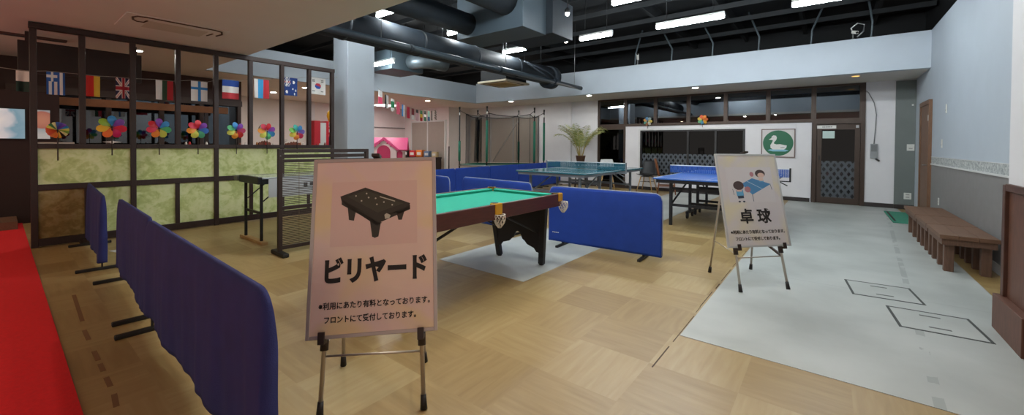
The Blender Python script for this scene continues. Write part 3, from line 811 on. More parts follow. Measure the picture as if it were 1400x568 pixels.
# ------------------------------------------------------------------ beyond the partition
XI = -10.45
k = MB(mat('dark brown room wall', '38231C', .7, noise=.1, nscale=3))
k.box((XI - .1, -3.5, 2.05), (XI, 3.42, ZC - .001)).box((XI - .1, -3.5, 0), (XI, 3.42, 1.0)); struct('wall_kitchen', k)
k = MB(mat('brown kitchen frame', '3E2A20', .5, noise=.1, nscale=3))
for yy in (.55, 1.25, 2.0, 2.65, 3.34): k.box((XI - .08, yy, 1.0), (XI + .02, yy + .07, 2.05))
k.box((XI + .001, .1, 2.05), (XI + .05, 3.42, 2.17))
w = struct('window_10', k); MB(M['darkpane']).box((XI - .05, -.2, 1.0), (XI - .044, 3.40, 2.05)).build('pane', w)
rr = random.Random(11)
for i in range(9):
    y0 = -.1 + i * .38; cc = ['8FA3AA', '5F6D74', 'A9B7BA', '4D555A'][rr.randrange(4)]
    k = MB(mat('kitchen curtain ' + cc, cc, .8)); n = 12; wd = rr.uniform(.2, .34)
    k.quads([[(XI - .35 + .02 * math.sin(j * 2.1), y0 + wd * j / n, z) for z in (.01, 2.06)] for j in range(n + 1)])
    o = k.build('curtain', None, (0, 0, 0)); sm = o.modifiers.new('thick', 'SOLIDIFY'); sm.thickness = .006
    tag(o, 'dim grey strip curtain hanging behind the glass of the dark room', 'curtain', 'strip curtains behind the dark room glass')
struct('wall_kitchen_back', MB(mat('kitchen back', '2E3438', .8)).box((XI - 1.4, -3.5, 0), (XI - 1.35, 3.42, ZC - .002)))
struct('wall_kitchen_return', MB(mat('brown return wall', '46302A', .7)).box((XI - 1.35, 3.36, 0), (XI - .1, 3.42, ZC - .002)))
t = thing('bulkhead_board', 'big dark brown board hanging from the ceiling beyond the partition', 'board', (-7.95, .73, 2.1))
MB(mat('very dark brown board', '24150F', .6, noise=.15, nscale=4)).box((-.03, -.56, .0), (.03, .59, .40), bev=.004).build('board', t)
for y in (-.5, .5): MB(M['darkwood']).box((-.02, y, .40), (.02, y + .04, .518)).build('bracket', t)
t = thing('wooden_beam', 'orange brown wooden beam low behind the flags', 'beam', (-9.9, 0, 0))
MB(mat('orange beam wood', '7A4A22', .6, noise=.15, nscale=6)).box((-.06, .2, 1.84), (.0, 3.0, 1.97), bev=.004).build('beam', t)
k = MB(M['darkwood']).box((-.05, .25, 0), (-.01, .31, 1.84)).box((-.05, 2.6, 0), (-.01, 2.66, 1.84)); k.build('post', t)
# two lit pictures on a dark wall at the open end
struct('wall_entrance_end', MB(mat('dark entrance wall', '2A1714', .8)).box((-9.62, -3.5, 0), (-9.55, .62, 2.0)))
k = MB(M['wood']).box((-9.55, -3.5, 0), (-8.9, .18, .12)); struct('floor_step', k)
t = thing('wall_screen', 'bright pale screen with blue shapes on the dark entrance wall', 'screen', (-9.545, 0, 1.28))
MB(M['ink']).box((-.004, -.55, -.02), (.012, .285, .46), bev=.004).build('bezel', t)
k = NT('screen picture', .5); x, y, z = k.obj(); n = k.noise(k.vec(y, z, 2.), 4., 3., .5)
c = k.ramp(k.math('ADD', k.math('MULTIPLY', n, .45), k.math('MULTIPLY_ADD', y, 1.1, .15)), [(.35, 'C8C6C6'), (.48, 'B9BCC2'), (.58, '6F95A8'), (.7, '7F9EAE')]); k.color(c); k.put(k.b.inputs['Emission Color'], c); k.b.inputs['Emission Strength'].default_value = .55
MB(k.m).box((.0125, -.53, 0), (.014, .27, .44)).build('display', t)
t = thing('portrait_picture', 'small picture of an orange brown round shape next to the bright screen', 'picture', (-9.545, .43, 1.28))
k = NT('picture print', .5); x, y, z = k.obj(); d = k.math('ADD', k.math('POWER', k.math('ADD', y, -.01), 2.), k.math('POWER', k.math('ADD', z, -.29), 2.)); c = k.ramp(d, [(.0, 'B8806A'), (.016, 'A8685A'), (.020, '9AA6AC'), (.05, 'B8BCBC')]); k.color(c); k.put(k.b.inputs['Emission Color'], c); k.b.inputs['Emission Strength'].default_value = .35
MB(M['ink']).box((-.004, -.085, -.01), (.010, .10, .45)).build('frame', t); MB(k.m).box((.0102, -.075, 0), (.012, .09, .44)).build('print', t)

# ------------------------------------------------------------------ play room
t = thing('toy_stand', 'red and white toy stand behind the last partition bay', 'toy stand', (-9.35, 4.68, 0))
k = MB(mat('toy red', 'C81E2C', .5)).box((-.14, -.22, 0), (.14, -.08, 1.76)).box((-.14, .06, 0), (.14, .12, 1.76)); k.build('red_side', t)
MB(M['paper']).box((-.13, -.08, 0), (.13, .06, 1.72)).build('white_front', t)
k = MB(mat('toy dark blue', '28304F', .5)).lathe((.02, .22, 0), [(.07, 0), (.08, .02), (.08, 1.32), (.05, 1.40)], 14); k.build('blue_post', t)
k = MB(mat('toy red', 'C81E2C', .5)).box((-.1, .135, 1.45), (.1, .31, 1.62), bev=.02); k.build('red_drum', t)
k = MB(M['paper']).box((.101, .14, 1.5), (.104, .30, 1.58), bev=.0005); k.build('white_label', t)
k = MB(mat('toy red', 'C81E2C', .5)).cyl((.02, .22, 1.40), (.02, .22, 1.45), .03); k.build('neck', t)
t = thing('balloon_lamp', 'yellow balloon-shaped lamp on the red toy stand', 'lamp', (-9.33, 4.90, 1.62))
k = MB(M['ink']); k.cyl((0, 0, 0), (0, 0, .14), .022); k.build('stem', t)
k = MB(mat('balloon yellow', 'EDB41E', .4)); k.lathe((0, 0, .13), [(.03, 0), (.06, .05), (.085, .14), (.08, .21), (.05, .26), (.005, .28)], 18); k.build('shade', t)
t = thing('wall_clock', 'grey ring clock on the pink end wall above the pinwheels', 'clock', (XL + .004, 5.05, 1.66))
MB(mat('clock rim', '8F857E', .5)).tube([(.015, .14 * math.cos(a), .14 * math.sin(a)) for a in [i * PI / 12 for i in range(24)]], .018, 8, closed=True).build('rim', t)
MB(mat('clock face', 'C9BBB2', .6)).lathe((0, 0, 0), [(.135, 0), (.135, .012)], 24, axis='x').build('face', t)
k = MB(M['ink']).box((.0125, -.006, -.01), (.015, .006, .09)).box((.0125, -.07, -.005), (.015, .01, .005)); k.build('hands', t)
t = thing('wall_notice', 'small paper notice with print on the pink end wall', 'notice', (XL + .002, 5.62, 1.22))
MB(M['paper']).box((0, -.14, -.16), (.004, .14, .16)).build('sheet', t)
k = MB(mat('grey print', '6A6560', .6))
for i in range(6): k.box((.0042, -.11, .11 - i * .045), (.005, .11 - (i % 3) * .03, .125 - i * .045))
k.build('print', t)
MB(M['wallpaper']).box((XL + .001, 6.3, 0), (XL + .12, 6.55, ZC - .002)).build('wall_playroom_pilaster')['kind'] = 'structure'
MB(mat('rail grey', '8A8280', .5)).box((XL + .001, 6.6, 1.86), (XL + .035, 10.24, 1.89)).build('trim_playroom')['kind'] = 'structure'
# pink playhouse
t = thing('toy_playhouse', 'pink roofed white toy playhouse behind the column', 'playhouse', (-11.85, 8.15, 0), .85)
wallm = mat('playhouse pinkish white', 'E8D6D8', .5); roofm = mat('playhouse pink roof', 'D8508A', .5); darkp = mat('playhouse deep pink', 'B8305E', .5)
k = MB(wallm).box((-.62, -.45, 0), (.62, .45, 1.12), bev=.02); k.prism([(-.40, -.52, 0), (.40, -.52, 0), (.40, -.52, 1.10), (0, -.52, 1.36), (-.40, -.52, 1.10)], (0, .5, 0)); k.build('body', t)
k = MB(roofm); k.prism([(-.74, -.52, 1.06), (-.74, 0, 1.46), (-.74, .52, 1.06), (-.74, .46, 1.02), (-.74, 0, 1.38), (-.74, -.46, 1.02)], (1.48, 0, 0))
k.prism([(-.50, -.60, 1.06), (0, -.60, 1.46), (.50, -.60, 1.06), (.44, -.60, 1.02), (0, -.60, 1.37), (-.44, -.60, 1.02)], (0, .55, 0)); k.build('roof', t)
def arch(x, z0, w, h, n=8): return [(x - w / 2, 0, z0)] + [(x + w / 2, 0, z0)] + [(x + w / 2 * math.cos(PI * i / n), 0, z0 + h - w / 2 + w / 2 * math.sin(PI * i / n)) for i in range(n + 1)]
k = MB(darkp).prism([(p[0], -.535, p[2]) for p in arch(0, .05, .42, 1.15)], (0, .02, 0)); k.build('door', t)
k = MB(darkp).prism([(p[0], -.465, p[2]) for p in arch(.50, .62, .18, .4)], (0, .02, 0)); k.build('window', t)
k = MB(darkp).prism([(p[0], -.465, p[2]) for p in arch(-.50, .62, .18, .4)], (0, .02, 0)); k.build('window', t)
k = MB(darkp)
for i in range(5): k.ball((-.24 + i * .12, -.61, 1.17 + .09 * (2 - abs(i - 2))), .022, 8)
k.build('roof_dots', t)
def toybox(x, y, z, s, c, label):
    t = thing('toy_block', label, 'toy', (x, y, 0), .4, 'toys on the low shelf by the sliding panels')
    MB(mat('toy ' + c, c, .5)).box((-s, -s, z), (s, s, z + 2 * s), bev=.02).build('body', t)
    k = MB(M['paper']); k.box((-s * .6, -s - .006, z + s * .6), (s * .6, -s - .0005, z + s * 1.4)); k.build('face_plate', t)
tt = thing('toy_shelf', 'low dark shelf holding bright toys next to the playhouse', 'shelf', (-11.95, 9.72, 0), .25)
MB(M['darkwood']).box((-.80, -.2, .72), (.80, .2, .77), bev=.004).build('board', tt)
for x in (-.75, .75):
    MB(M['darkwood']).box((x - .03, -.19, 0), (x + .03, .19, .72)).build('side', tt)
for i, (c, nm, s) in enumerate((('2A1A1C', 'dark maroon', .13), ('C8303A', 'red', .12), ('E07A2E', 'orange', .13), ('6A84A8', 'blue grey', .11), ('C8B48A', 'sandy', .10))):
    a = -.64 + i * .32
    toybox(-11.95 + a * math.cos(.25), 9.72 + a * math.sin(.25), .77, s, c, nm + ' toy block on the low shelf by the taupe panels')
tag(MB(M['darkwood']).cyl((0, 0, 0), (0, 0, 1.18), .02, seg=8).lathe((0, 0, 0), [(.12, 0), (.12, .02), (.02, .04)], 14).build('dark_pole', None, (-9.55, 8.9, 0)), 'thin dark pole standing in front of the sliding panels', 'pole')
# string of small flags from the column into the play room
A, B = Vector((-8.35, 5.5, 2.56)), Vector((-10.75, 9.45, 2.44))
sf = [(lambda u, v: Wt if v < .5 else 'D84A6A', 'white and pink flag at the column end of the play room string'),
      (lambda u, v: '2A3A3A' if u < .3 else Wt, 'white flag with a black edge, second on the play room string'),
      (lambda u, v: '2F8A5A' if .2 < v < .7 else Wt, 'green and white flag on the play room string'),
      (lambda u, v: 'D85A72', 'plain rose flag on the play room string'),
      (lambda u, v: '3A8AC8' if u < .5 else Wt, 'sky blue and white flag on the play room string'),
      (lambda u, v: 'C02A48', 'plain crimson flag on the play room string'),
      (lambda u, v: '7A2A32' if v < .6 else Wt, 'maroon and white flag on the play room string'),
      (lambda u, v: '3A3A3A' if v < .3 else 'D0A8B0', 'grey pink flag with a black top on the play room string'),
      (lambda u, v: '2F7A4A' if v < .33 else 'D8B83A' if v < .66 else 'B82A2A', 'green, yellow and red flag on the play room string'),
      (lambda u, v: '2A2A2A' if v < .33 else Wt if v < .6 else '2F6A4A', 'black, white and green flag on the play room string'),
      (lambda u, v: '8AB8A8' if v < .6 else '3A5A7A', 'pale green and blue flag on the play room string'),
      (lambda u, v: '2A2A2E' if u < .4 else Wt, 'white flag with a broad black band on the play room string'),
      (lambda u, v: Wt if (int(u * 6) + int(v * 8)) % 2 else '2A2A2A', 'black and white chequered flag ending the play room string')]
n = len(sf); ang = math.atan2(B.y - A.y, B.x - A.x) - PI / 2
spts = []
for i, (p, l) in enumerate(sf):
    q = (i + .5) / n
    c = A.lerp(B, q); sag = .22 * 4 * q * (1 - q)
    o = flag('flag', 0, 0, .20, .32, p, l, grp='small flags strung into the play room')
    o.location = (c.x, c.y, c.z - sag - .006); o.rotation_euler = (0, 0, ang)
    spts.append((c.x, c.y, c.z - sag))
tag(MB(mat('flag string', '9A948A', .7)).tube([A] + spts + [B], .003, 6).build('flag_string'), 'sagging string of small flags from the column into the play room', 'string')

# ------------------------------------------------------------------ trampoline
t = thing('trampoline', 'round trampoline with black safety net and green padded poles', 'trampoline', (-7.95, 9.6, 0))
poles = [(-8.71, 8.54), (-7.85, 8.80), (-6.98, 9.95), (-7.15, 10.72), (-7.95, 10.45), (-8.98, 9.62)]
Cx, Cy = -7.95, 9.6
poles = [(x - Cx, y - Cy) for x, y in poles]
ctr = (sum(p[0] for p in poles) / 6, sum(p[1] for p in poles) / 6)
inn = [(ctr[0] + (x - ctr[0]) * .86, ctr[1] + (y - ctr[1]) * .86) for x, y in poles]
grn = mat('green foam sleeve', '1F6E58', .7)
for i, (x, y) in enumerate(poles):
    k = MB(M['black']).cyl((x, y, 0), (x, y, 2.30), .02, seg=10); p = k.build('pole', t)
    MB(grn).cyl((x, y, .75), (x, y, 1.95 if i in (1, 2, 3) else 1.35), .036, seg=12).build('foam_sleeve', p)
    k = MB(M['black']).cyl((x, y, 2.30), (x, y, 2.36), .026, seg=10); k.build('pole_cap', p)
    k = MB(M['paper']).cyl((x, y, 2.12), (x, y, 2.20), .0215, seg=10); k.build('white_band', p)
def loop(ps, z, m=6, dip=0.):
    out = []
    for i in range(6):
        a, b = ps[i], ps[(i + 1) % 6]
        for j in range(m):
            q = j / m; out.append((a[0] + (b[0] - a[0]) * q, a[1] + (b[1] - a[1]) * q, z - dip * 4 * q * (1 - q)))
    return out
MB(M['steel']).tube(loop(poles, .62), .03, 10, closed=True).build('frame_ring', t)
k = MB(M['black']); k.faces([(x, y, .63) for x, y in inn], [tuple(range(6))]); k.build('jump_mat', t)
lo, li = loop(poles, .66), loop(inn, .66)
k = MB(mat('green safety pad', '23705C', .6)); n = len(lo)
k.faces(lo + li, [(i, (i + 1) % n, n + (i + 1) % n, n + i) for i in range(n)]); o = k.build('safety_pad', t); o.modifiers.new('thick', 'SOLIDIFY').thickness = .03
nt_ = sheer('black safety net', '15171A', .36)
top, bot = loop(inn, 2.16, 6, .07), loop(inn, .68)
k = MB(nt_); k.faces(top + bot, [(i, (i + 1) % n, n + (i + 1) % n, n + i) for i in range(n)]); k.build('safety_net', t)
k = MB(sheer('gathered black net', '15171A', .26))
g0, g1 = Vector((*inn[5], 0)), Vector((*inn[0], 0)); nd = (g1 - g0).normalized(); sd_ = Vector((-nd.y, nd.x, 0))
k.quads([[g0 + nd * (.03 + .42 * i / 24 * (1 - .25 * q)) + sd_ * .05 * math.sin(i * 1.9) + Vector((0, 0, .70 + 1.42 * q - .10 * math.sin(PI * i / 24) * q)) for q in (0, .25, .5, .75, 1)] for i in range(25)])
k.build('gathered_net', t)
k = MB(M['black']); k.tube(top, .011, 6, closed=True)
for x, y in inn: k.cyl((x, y, .66), (x, y, 2.16), .007, seg=6)
for a, b in zip(poles, inn): k.cyl((a[0], a[1], 2.26), (b[0], b[1], 2.16), .008, seg=6)
k.build('net_rope', t)
k = MB(M['steel'])
k.tube([(-.55, .2, .69), (.05, .75, 2.0)], .01, 6); k.build('net_support', t)

# ------------------------------------------------------------------ barriers
def barrier(p, q, h, label, cloth, drape=0., gap=.06, feet=(.12, .88), footlen=.42, rad=.09, seed=0, group='folding blue barriers', logo=False, footoff=0., rim=False):
    P, Q = Vector((*p, 0)), Vector((*q, 0)); L = (Q - P).length
    t = thing('barrier_screen', label, 'barrier', P, math.atan2(Q.y - P.y, Q.x - P.x), group)
    r0 = random.Random(seed); ph = [r0.uniform(0, 6.3) for _ in range(4)]
    nu, nv = max(40, int(L / .016)), 26
    def top(u):
        x = u * L
        for e in (x, L - x):
            if e < rad: return h - rad + math.sqrt(max(0., rad * rad - (rad - e) ** 2))
        return h
    def wav(u, v):
        x = u * L; fade = (1 - v) ** .7
        return drape * fade * (.28 * math.sin(x * 23 + ph[0] + 1.6 * math.sin(x * 4.1)) + .12 * math.sin(x * 47 + ph[1] + v * 3) + .8 * math.sin(x * 9 + ph[2] + .9 * math.sin(x * 3.3)) + .10 * math.sin(v * 9 + x * 3))
    def bottom(u): return gap + (drape * .9 * math.sin(u * L * 3.1 + ph[3]) if drape else 0.)
    def side(s):
        rows = []
        for i in range(nu + 1):
            u = i / nu; zt = top(u); zb = bottom(u); row = []
            for j in range(nv + 1):
                v = j / nv; e = .012 * (1 - v ** 14)
                row.append((u * L, s * (.010 + e) + wav(u, v) + s * drape * .8 * (1 - v), zb + (zt - zb) * v))
            rows.append(row)
        return rows
    f, b = side(-1), side(1)
    k = MB(cloth); A_ = k.quads(f); B_ = k.quads(b)
    def stitch(a, c):
        for i in range(len(a) - 1):
            fc = k.bm.faces.new((a[i], a[i + 1], c[i + 1], c[i])); fc.smooth = True
    stitch([r[-1] for r in A_], [r[-1] for r in B_]); stitch([r[0] for r in A_], [r[0] for r in B_])
    stitch(A_[0], B_[0]); stitch(A_[-1], B_[-1])
    k.build('cloth', t)
    if rim:
        pts = [(L * i / 60, 0, top(i / 60) + .004) for i in range(61)] + [(L + .004, 0, z / 10 * (h - rad)) for z in range(9, 0, -1)]
        MB(M['pipe']).tube([(-.004, 0, gap)] + [(-.004, 0, z / 10 * (h - rad)) for z in range(2, 10)] + pts, .007, 8).build('edge_tube', t)
    for u in feet:
        k = MB(M['rubber']); k.box((u * L - .018, -footlen / 2 + footoff, .0), (u * L + .018, footlen / 2 + footoff, .028), bev=.006)
        k.box((u * L - .012, -.006, .028), (u * L + .012, .006, gap + .02)); k.build('foot', t)
    if logo:
        k = MB(M['linewhite'])
        for i in range(6): k.box((L - .115 + i * .016, -.0245, .142), (L - .104 + i * .016, -.0232, .152)) if False else k.box((.055 + i * .016, -.0245, .150), (.066 + i * .016, -.0232, .160))
        k.build('logo_print', t)
    return t
NV, BL = M['navycloth'], M['bluecloth']
barrier((-3.60, .63), (-1.50, .58), .725, 'long navy draped barrier closest to the billiards sign', NV, .014, .10, (.05, .93), .36, .11, 1, 'navy draped barriers along the red carpet', footoff=0)
barrier((-5.06, .69), (-3.62, .645), .725, 'navy draped barrier with a folded top corner, middle of the row by the carpet', NV, .012, .10, (.05, .90), .36, .05, 2, 'navy draped barriers along the red carpet')
barrier((-7.15, .70), (-5.36, .62), .73, 'navy draped barrier that touches the partition post', NV, .012, .10, (.10, .90), .36, .05, 3, 'navy draped barriers along the red carpet')
barrier((-2.79, 4.33), (-1.41, 4.40), .72, 'royal blue barrier beyond the billiard table on the tan floor', BL, .0, .045, (.14, .86), .34, .075, 4, 'folding blue barriers', logo=True, rim=True)
barrier((-4.63, 4.62), (-3.19, 4.50), .72, 'blue barrier behind the billiard table, middle of its row', BL, .0, .045, (.14, .86), .34, .075, 5, 'folding blue barriers', rim=True)
barrier((-6.14, 4.66), (-4.72, 4.42), .72, 'blue barrier with a rounded corner just behind the billiards sign', BL, .0, .045, (.14, .86), .34, .075, 6, 'folding blue barriers', rim=True)
ga, gb = Vector((-6.36, 4.95)), Vector((-6.82, 11.18))
names = ['blue barrier of the long back row, the one near the column', 'blue barrier of the long back row, second from the column', 'blue barrier of the long back row, in front of the pole by the net', 'blue barrier of the long back row, below the trampoline', 'last blue barrier of the long back row, touching the far pier']
for i in range(5):
    a, b = ga.lerp(gb, i / 5 + .002), ga.lerp(gb, (i + 1) / 5 - .002)
    barrier(tuple(a), tuple(b), .72, names[i], BL, .0, .045, (.14, .86), .34, .03, 10 + i, 'back row of blue barriers')
tag(MB(M['paper']).box((-.07, -.05, 0), (.07, .05, .002), rot=Rz(.3)).build('paper_sheet', None, (-6.36, .85, .0005)), 'white paper sheet on the floor behind the navy barriers', 'paper')

# red carpet
k = MB(M['red']); n = 40
k.box((-11.2, -3.0, 0), (2.0, .235, .012)); tag(k.build('red_carpet'), 'bright red runner carpet along the navy barriers', 'carpet')

# ------------------------------------------------------------------ billiard table
PX0, PX1, PY0, PY1, PZ = -3.17, -2.20, 1.60, 3.64, .735
t = thing('billiard_table', 'green felt folding billiard table with dark red sides', 'billiard table', ((PX0 + PX1) / 2, (PY0 + PY1) / 2, 0))
hx, hy = (PX1 - PX0) / 2, (PY1 - PY0) / 2
MB(M['felt']).box((-hx + .06, -hy + .06, PZ - .06), (hx - .06, hy - .06, PZ - .035)).build('playing_field', t)
k = MB(M['mahog'])
for s in (-1, 1):
    k.box((s * hx, -hy, PZ - .125), (s * (hx - .035), hy, PZ + .004), bev=.006)
    k.box((-hx + .035, s * hy, PZ - .125), (hx - .035, s * (hy - .035), PZ + .004), bev=.006)
k.build('apron', t)
k = MB(M['felt'])
for s in (-1, 1):
    for y0, y1 in ((-hy + .10, -.06), (.06, hy - .10)):
        k.prism([(s * (hx - .035), y0, PZ - .002), (s * (hx - .085), y0 + .03, PZ - .010), (s * (hx - .075), y0 + .03, PZ - .034), (s * (hx - .035), y0, PZ - .034)], (0, y1 - y0, 0))
    k.prism([(-hx + .10, s * (hy - .035), PZ - .002), (-hx + .10, s * (hy - .085), PZ - .010), (-hx + .10, s * (hy - .075), PZ - .034), (-hx + .10, s * (hy - .035), PZ - .034)], (2 * hx - .20, 0, 0))
k.build('cushion', t)
pk = [(-hx, -hy), (hx, -hy), (-hx, hy), (hx, hy), (-hx, 0), (hx, 0)]
for x, y in pk:
    sx = 1 if x > 0 else -1; sy = 0 if y == 0 else (1 if y > 0 else -1)
    k = MB(M['gold']); w = .045
    if sy == 0: k.box((x + sx * .008, -w, PZ - .085), (x - sx * .06, w, PZ + .010), bev=.006)
    else: k.box((x + sx * .010, y + sy * .010, PZ - .075), (x - sx * .065, y - sy * .065, PZ + .010), bev=.008)
    pc = k.build('pocket_cap', t)
    k = MB(M['ink']); cx, cy = x - sx * .045, y - sy * .045
    k.lathe((cx, cy, PZ + .0105), [(.001, 0), (.034, 0), (.034, .0012)], 16); k.build('pocket_mouth', pc)
    k = MB(M['netwhite']); cx, cy = x + sx * .012, y + sy * .012; R_ = .046
    for a in range(10):
        a0 = 2 * PI * a / 10
        for d in (1, -1):
            k.tube([(cx + R_ * f_ * math.cos(a0 + d * j * .22), cy + R_ * f_ * math.sin(a0 + d * j * .22), PZ - .085 - j * .022) for j, f_ in enumerate((1., 1.08, 1.05, .9, .62, .25))], .0028, 5)
    k.tube([(cx + R_ * math.cos(2 * PI * i / 16), cy + R_ * math.sin(2 * PI * i / 16), PZ - .083) for i in range(16)], .004, 6, closed=True)
    k.build('pocket_net', pc)
blk = mat('black leg board', '17181A', .5, noise=.1)
for s in (1, -1):
    yb = s * (hy - .19)
    for x in (-1, 1):
        k = MB(blk); ptop = Vector((.06 + x * .35, yb - s * .02, PZ - .125)); pbot = Vector((.065 + x * .282, yb + s * .03, .012))
        k.bar(pbot, ptop, .06, .05, bev=.006, up=(0, 1, 0)); lg = k.build('leg', t)
        MB(M['rubber']).lathe((pbot.x, pbot.y, 0), [(.022, 0), (.026, .004), (.024, .02)], 14).build('leg_foot', lg)
    # shaped board between the legs
    n = 20; up_ = []; lo_ = []
    for i in range(n + 1):
        x = -.30 + .6 * i / n; a = abs(x)
        z = .19 + .03 * math.cos(x * 10.5) + (.05 if a < .05 else 0.) + (.05 - a * .3 if a < .12 else 0) - (.03 if a > .22 else 0)
        lo_.append((x + .065, yb - .008, z)); up_.append((x * 1.10 + .06, yb - .008, PZ - .126))
    k = MB(blk); k.prism(lo_ + up_[::-1], (0, .016, 0)); k.build('leg_board', t)
    for x in (-.2, .32):
        MB(M['rubber']).bar((x, yb - s * .02, .34 if s > 0 else .42), (x, yb - s * .62, PZ - .125), .022, .012).build('brace', t)
MB(M['mahog']).box((-hx + .04, -hy + .04, PZ - .12), (hx - .04, hy - .04, PZ - .062)).build('bed', t)

# ------------------------------------------------------------------ table tennis tables
def tt_table(x0, x1, y0, y1, z, topm, netm, framem, label, wheels):
    cx, cy = (x0 + x1) / 2, (y0 + y1) / 2; hx, hy = (x1 - x0) / 2, (y1 - y0) / 2
    t = thing('table_tennis_table', label, 'table tennis table', (cx, cy, 0))
    for s in (-1, 1):
        k = MB(topm).box((-hx, s * hy, z - .022), (hx, s * .003, z), bev=.003); p = k.build('tabletop', t)
        k = MB(M['linewhite'])
        k.box((-hx, s * hy, z), (hx, s * (hy - .02), z + .0008)).box((-hx, s * (hy - .02), z), (-hx + .02, s * .003, z + .0008)).box((hx, s * (hy - .02), z), (hx - .02, s * .003, z + .0008)).box((-.003, s * (hy - .02), z), (.003, s * .003, z + .0008)); k.build('white_line', p)
        k = MB(framem)
        k.box((-hx + .04, s * (hy - .03), z - .075), (hx - .04, s * (hy - .06), z - .022)).box((-hx + .04, s * .05, z - .07), (hx - .04, s * .08, z - .022))
        for x in (-hx + .055, hx - .055): k.box((x - .015, s * (hy - .06), z - .07), (x + .015, s * .08, z - .022))
        k.build('apron_frame', t)
        for x in (-1, 1):
            MB(framem).box((x * (hx - .22) - .022, s * (hy - .20) - .022, .0), (x * (hx - .22) + .022, s * (hy - .20) + .022, z - .022), bev=.003).build('leg', t)
            MB(framem).box((x * (hx - .27) - .022, s * .26 - .022, .09 if wheels else 0), (x * (hx - .27) + .022, s * .26 + .022, z - .022), bev=.003).build('leg', t)
        for zz in ((.30, .56) if wheels else (.35,)):
            MB(framem).box((-hx + .242, s * (hy - .20) - .013, zz), (hx - .242, s * (hy - .20) + .013, zz + .04)).build('cross_bar', t)
        for zz in ((.22, .46) if wheels else (.45,)):
            MB(framem).box((-hx + .292, s * .26 - .013, zz), (hx - .292, s * .26 + .013, zz + .04)).build('cross_bar', t)
        for x in (-1, 1):
            MB(framem).bar((x * (hx - .22), s * (hy - .2), .32), (x * (hx - .27), s * .28, z - .06), .02, .02).build('diagonal_brace', t)
        if wheels:
            for x in (-1, 1):
                k = MB(framem).box((x * (hx - .27) - .02, s * .26 - .20, .085), (x * (hx - .27) + .02, s * .26 + .20, .125), bev=.004); cb = k.build('wheel_bar', t)
                for dy in (-.16, .16):
                    w = MB(M['rubber']).tube([(x * (hx - .27) - .014, s * .26 + dy, .05), (x * (hx - .27) + .014, s * .26 + dy, .05)], .05, 18).build('wheel', cb)
    zn = z + .1525
    k = MB(netm)
    nn = 60
    for i in range(nn + 1):
        x = -.915 + 1.83 * i / nn; k.box((x - .0045, -.0012, z + .012), (x + .0045, .0012, zn - .012))
    for j in range(10): k.box((-.915, -.0016, z + .012 + j * .0132), (.915, .0016, z + .0205 + j * .0132))
    k.build('net', t)
    MB(M['linewhite']).box((-.915, -.004, zn - .014), (.915, .004, zn), bev=.001).build('net_tape', t)
    for x in (-1, 1):
        k = MB(framem).box((x * .915, -.012, z - .06), (x * .94, .012, zn + .008), bev=.003); ps = k.build('net_post', t)
        k = MB(framem).box((x * (hx - .05), -.012, z - .06), (x * .928, .012, z - .044)).box((x * (hx - .06), -.02, z - .075), (x * (hx - .02), .02, z - .03)); k.bar((x * (hx - .02), 0, z - .04), (x * (hx + .13), 0, z - .12), .015); k.build('net_clamp', ps)
    return t
tt_table(-2.19, -.665, 6.36, 9.10, .745, M['ttblue'], M['netblue'], M['ttframe'], 'blue table tennis table on black wheeled frame behind the easel sign', True)
tt_table(-4.86, -3.335, 6.30, 9.04, .745, M['ttteal'], M['netteal'], M['ttgrey'], 'teal table tennis table on grey legs in front of the potted palm', False)

# ------------------------------------------------------------------ easels and sign boards
def board_frame(q, w):
    x, y, z, psi, tau, h, ro = q
    u = Vector((math.cos(psi), math.sin(psi), 0)); n = Vector((math.sin(psi), -math.cos(psi), 0))
    v = Vector((0, 0, 1)) * math.cos(tau) - n * math.sin(tau)
    u2 = u * math.cos(ro) + v * math.sin(ro); v2 = -u * math.sin(ro) + v * math.cos(ro)
    nn = u2.cross(v2)       # towards the viewer
    return Vector((x, y, z)), u2, v2, nn, h
def sign_board(q, w, label, pm, framec):
    b, u, v, n, h = board_frame(q, w)
    t = thing('sign_board', label, 'sign')
    mw = Matrix((u, -n, v)).transposed().to_4x4(); mw.translation = b      # local x across, z up, -y to the viewer
    t.matrix_world = mw
    fw = .017
    k = MB(framec)
    k.box((-w / 2, -.004, 0), (-w / 2 + fw, .014, h), bev=.002).box((w / 2 - fw, -.004, 0), (w / 2, .014, h), bev=.002).box((-w / 2 + fw, -.004, 0), (w / 2 - fw, .014, fw), bev=.002).box((-w / 2 + fw, -.004, h - fw), (w / 2 - fw, .014, h), bev=.002)
    k.build('frame', t)
    MB(pm).box((-w / 2 + fw, 0, fw), (w / 2 - fw, .012, h - fw)).build('poster', t)
    return t, w, h
def place_text(t, w, h, txt, uc, vc, size, width, bold, nm='lettering'):
    mw = Matrix(((1, 0, 0, (uc - .5) * w), (0, 0, -1, -.0012), (0, 1, 0, (1 - vc) * h), (0, 0, 0, 1)))
    return text_mesh(nm, txt, size, M['ink'], t, mw, .0008, bold, 'CENTER', width * w)
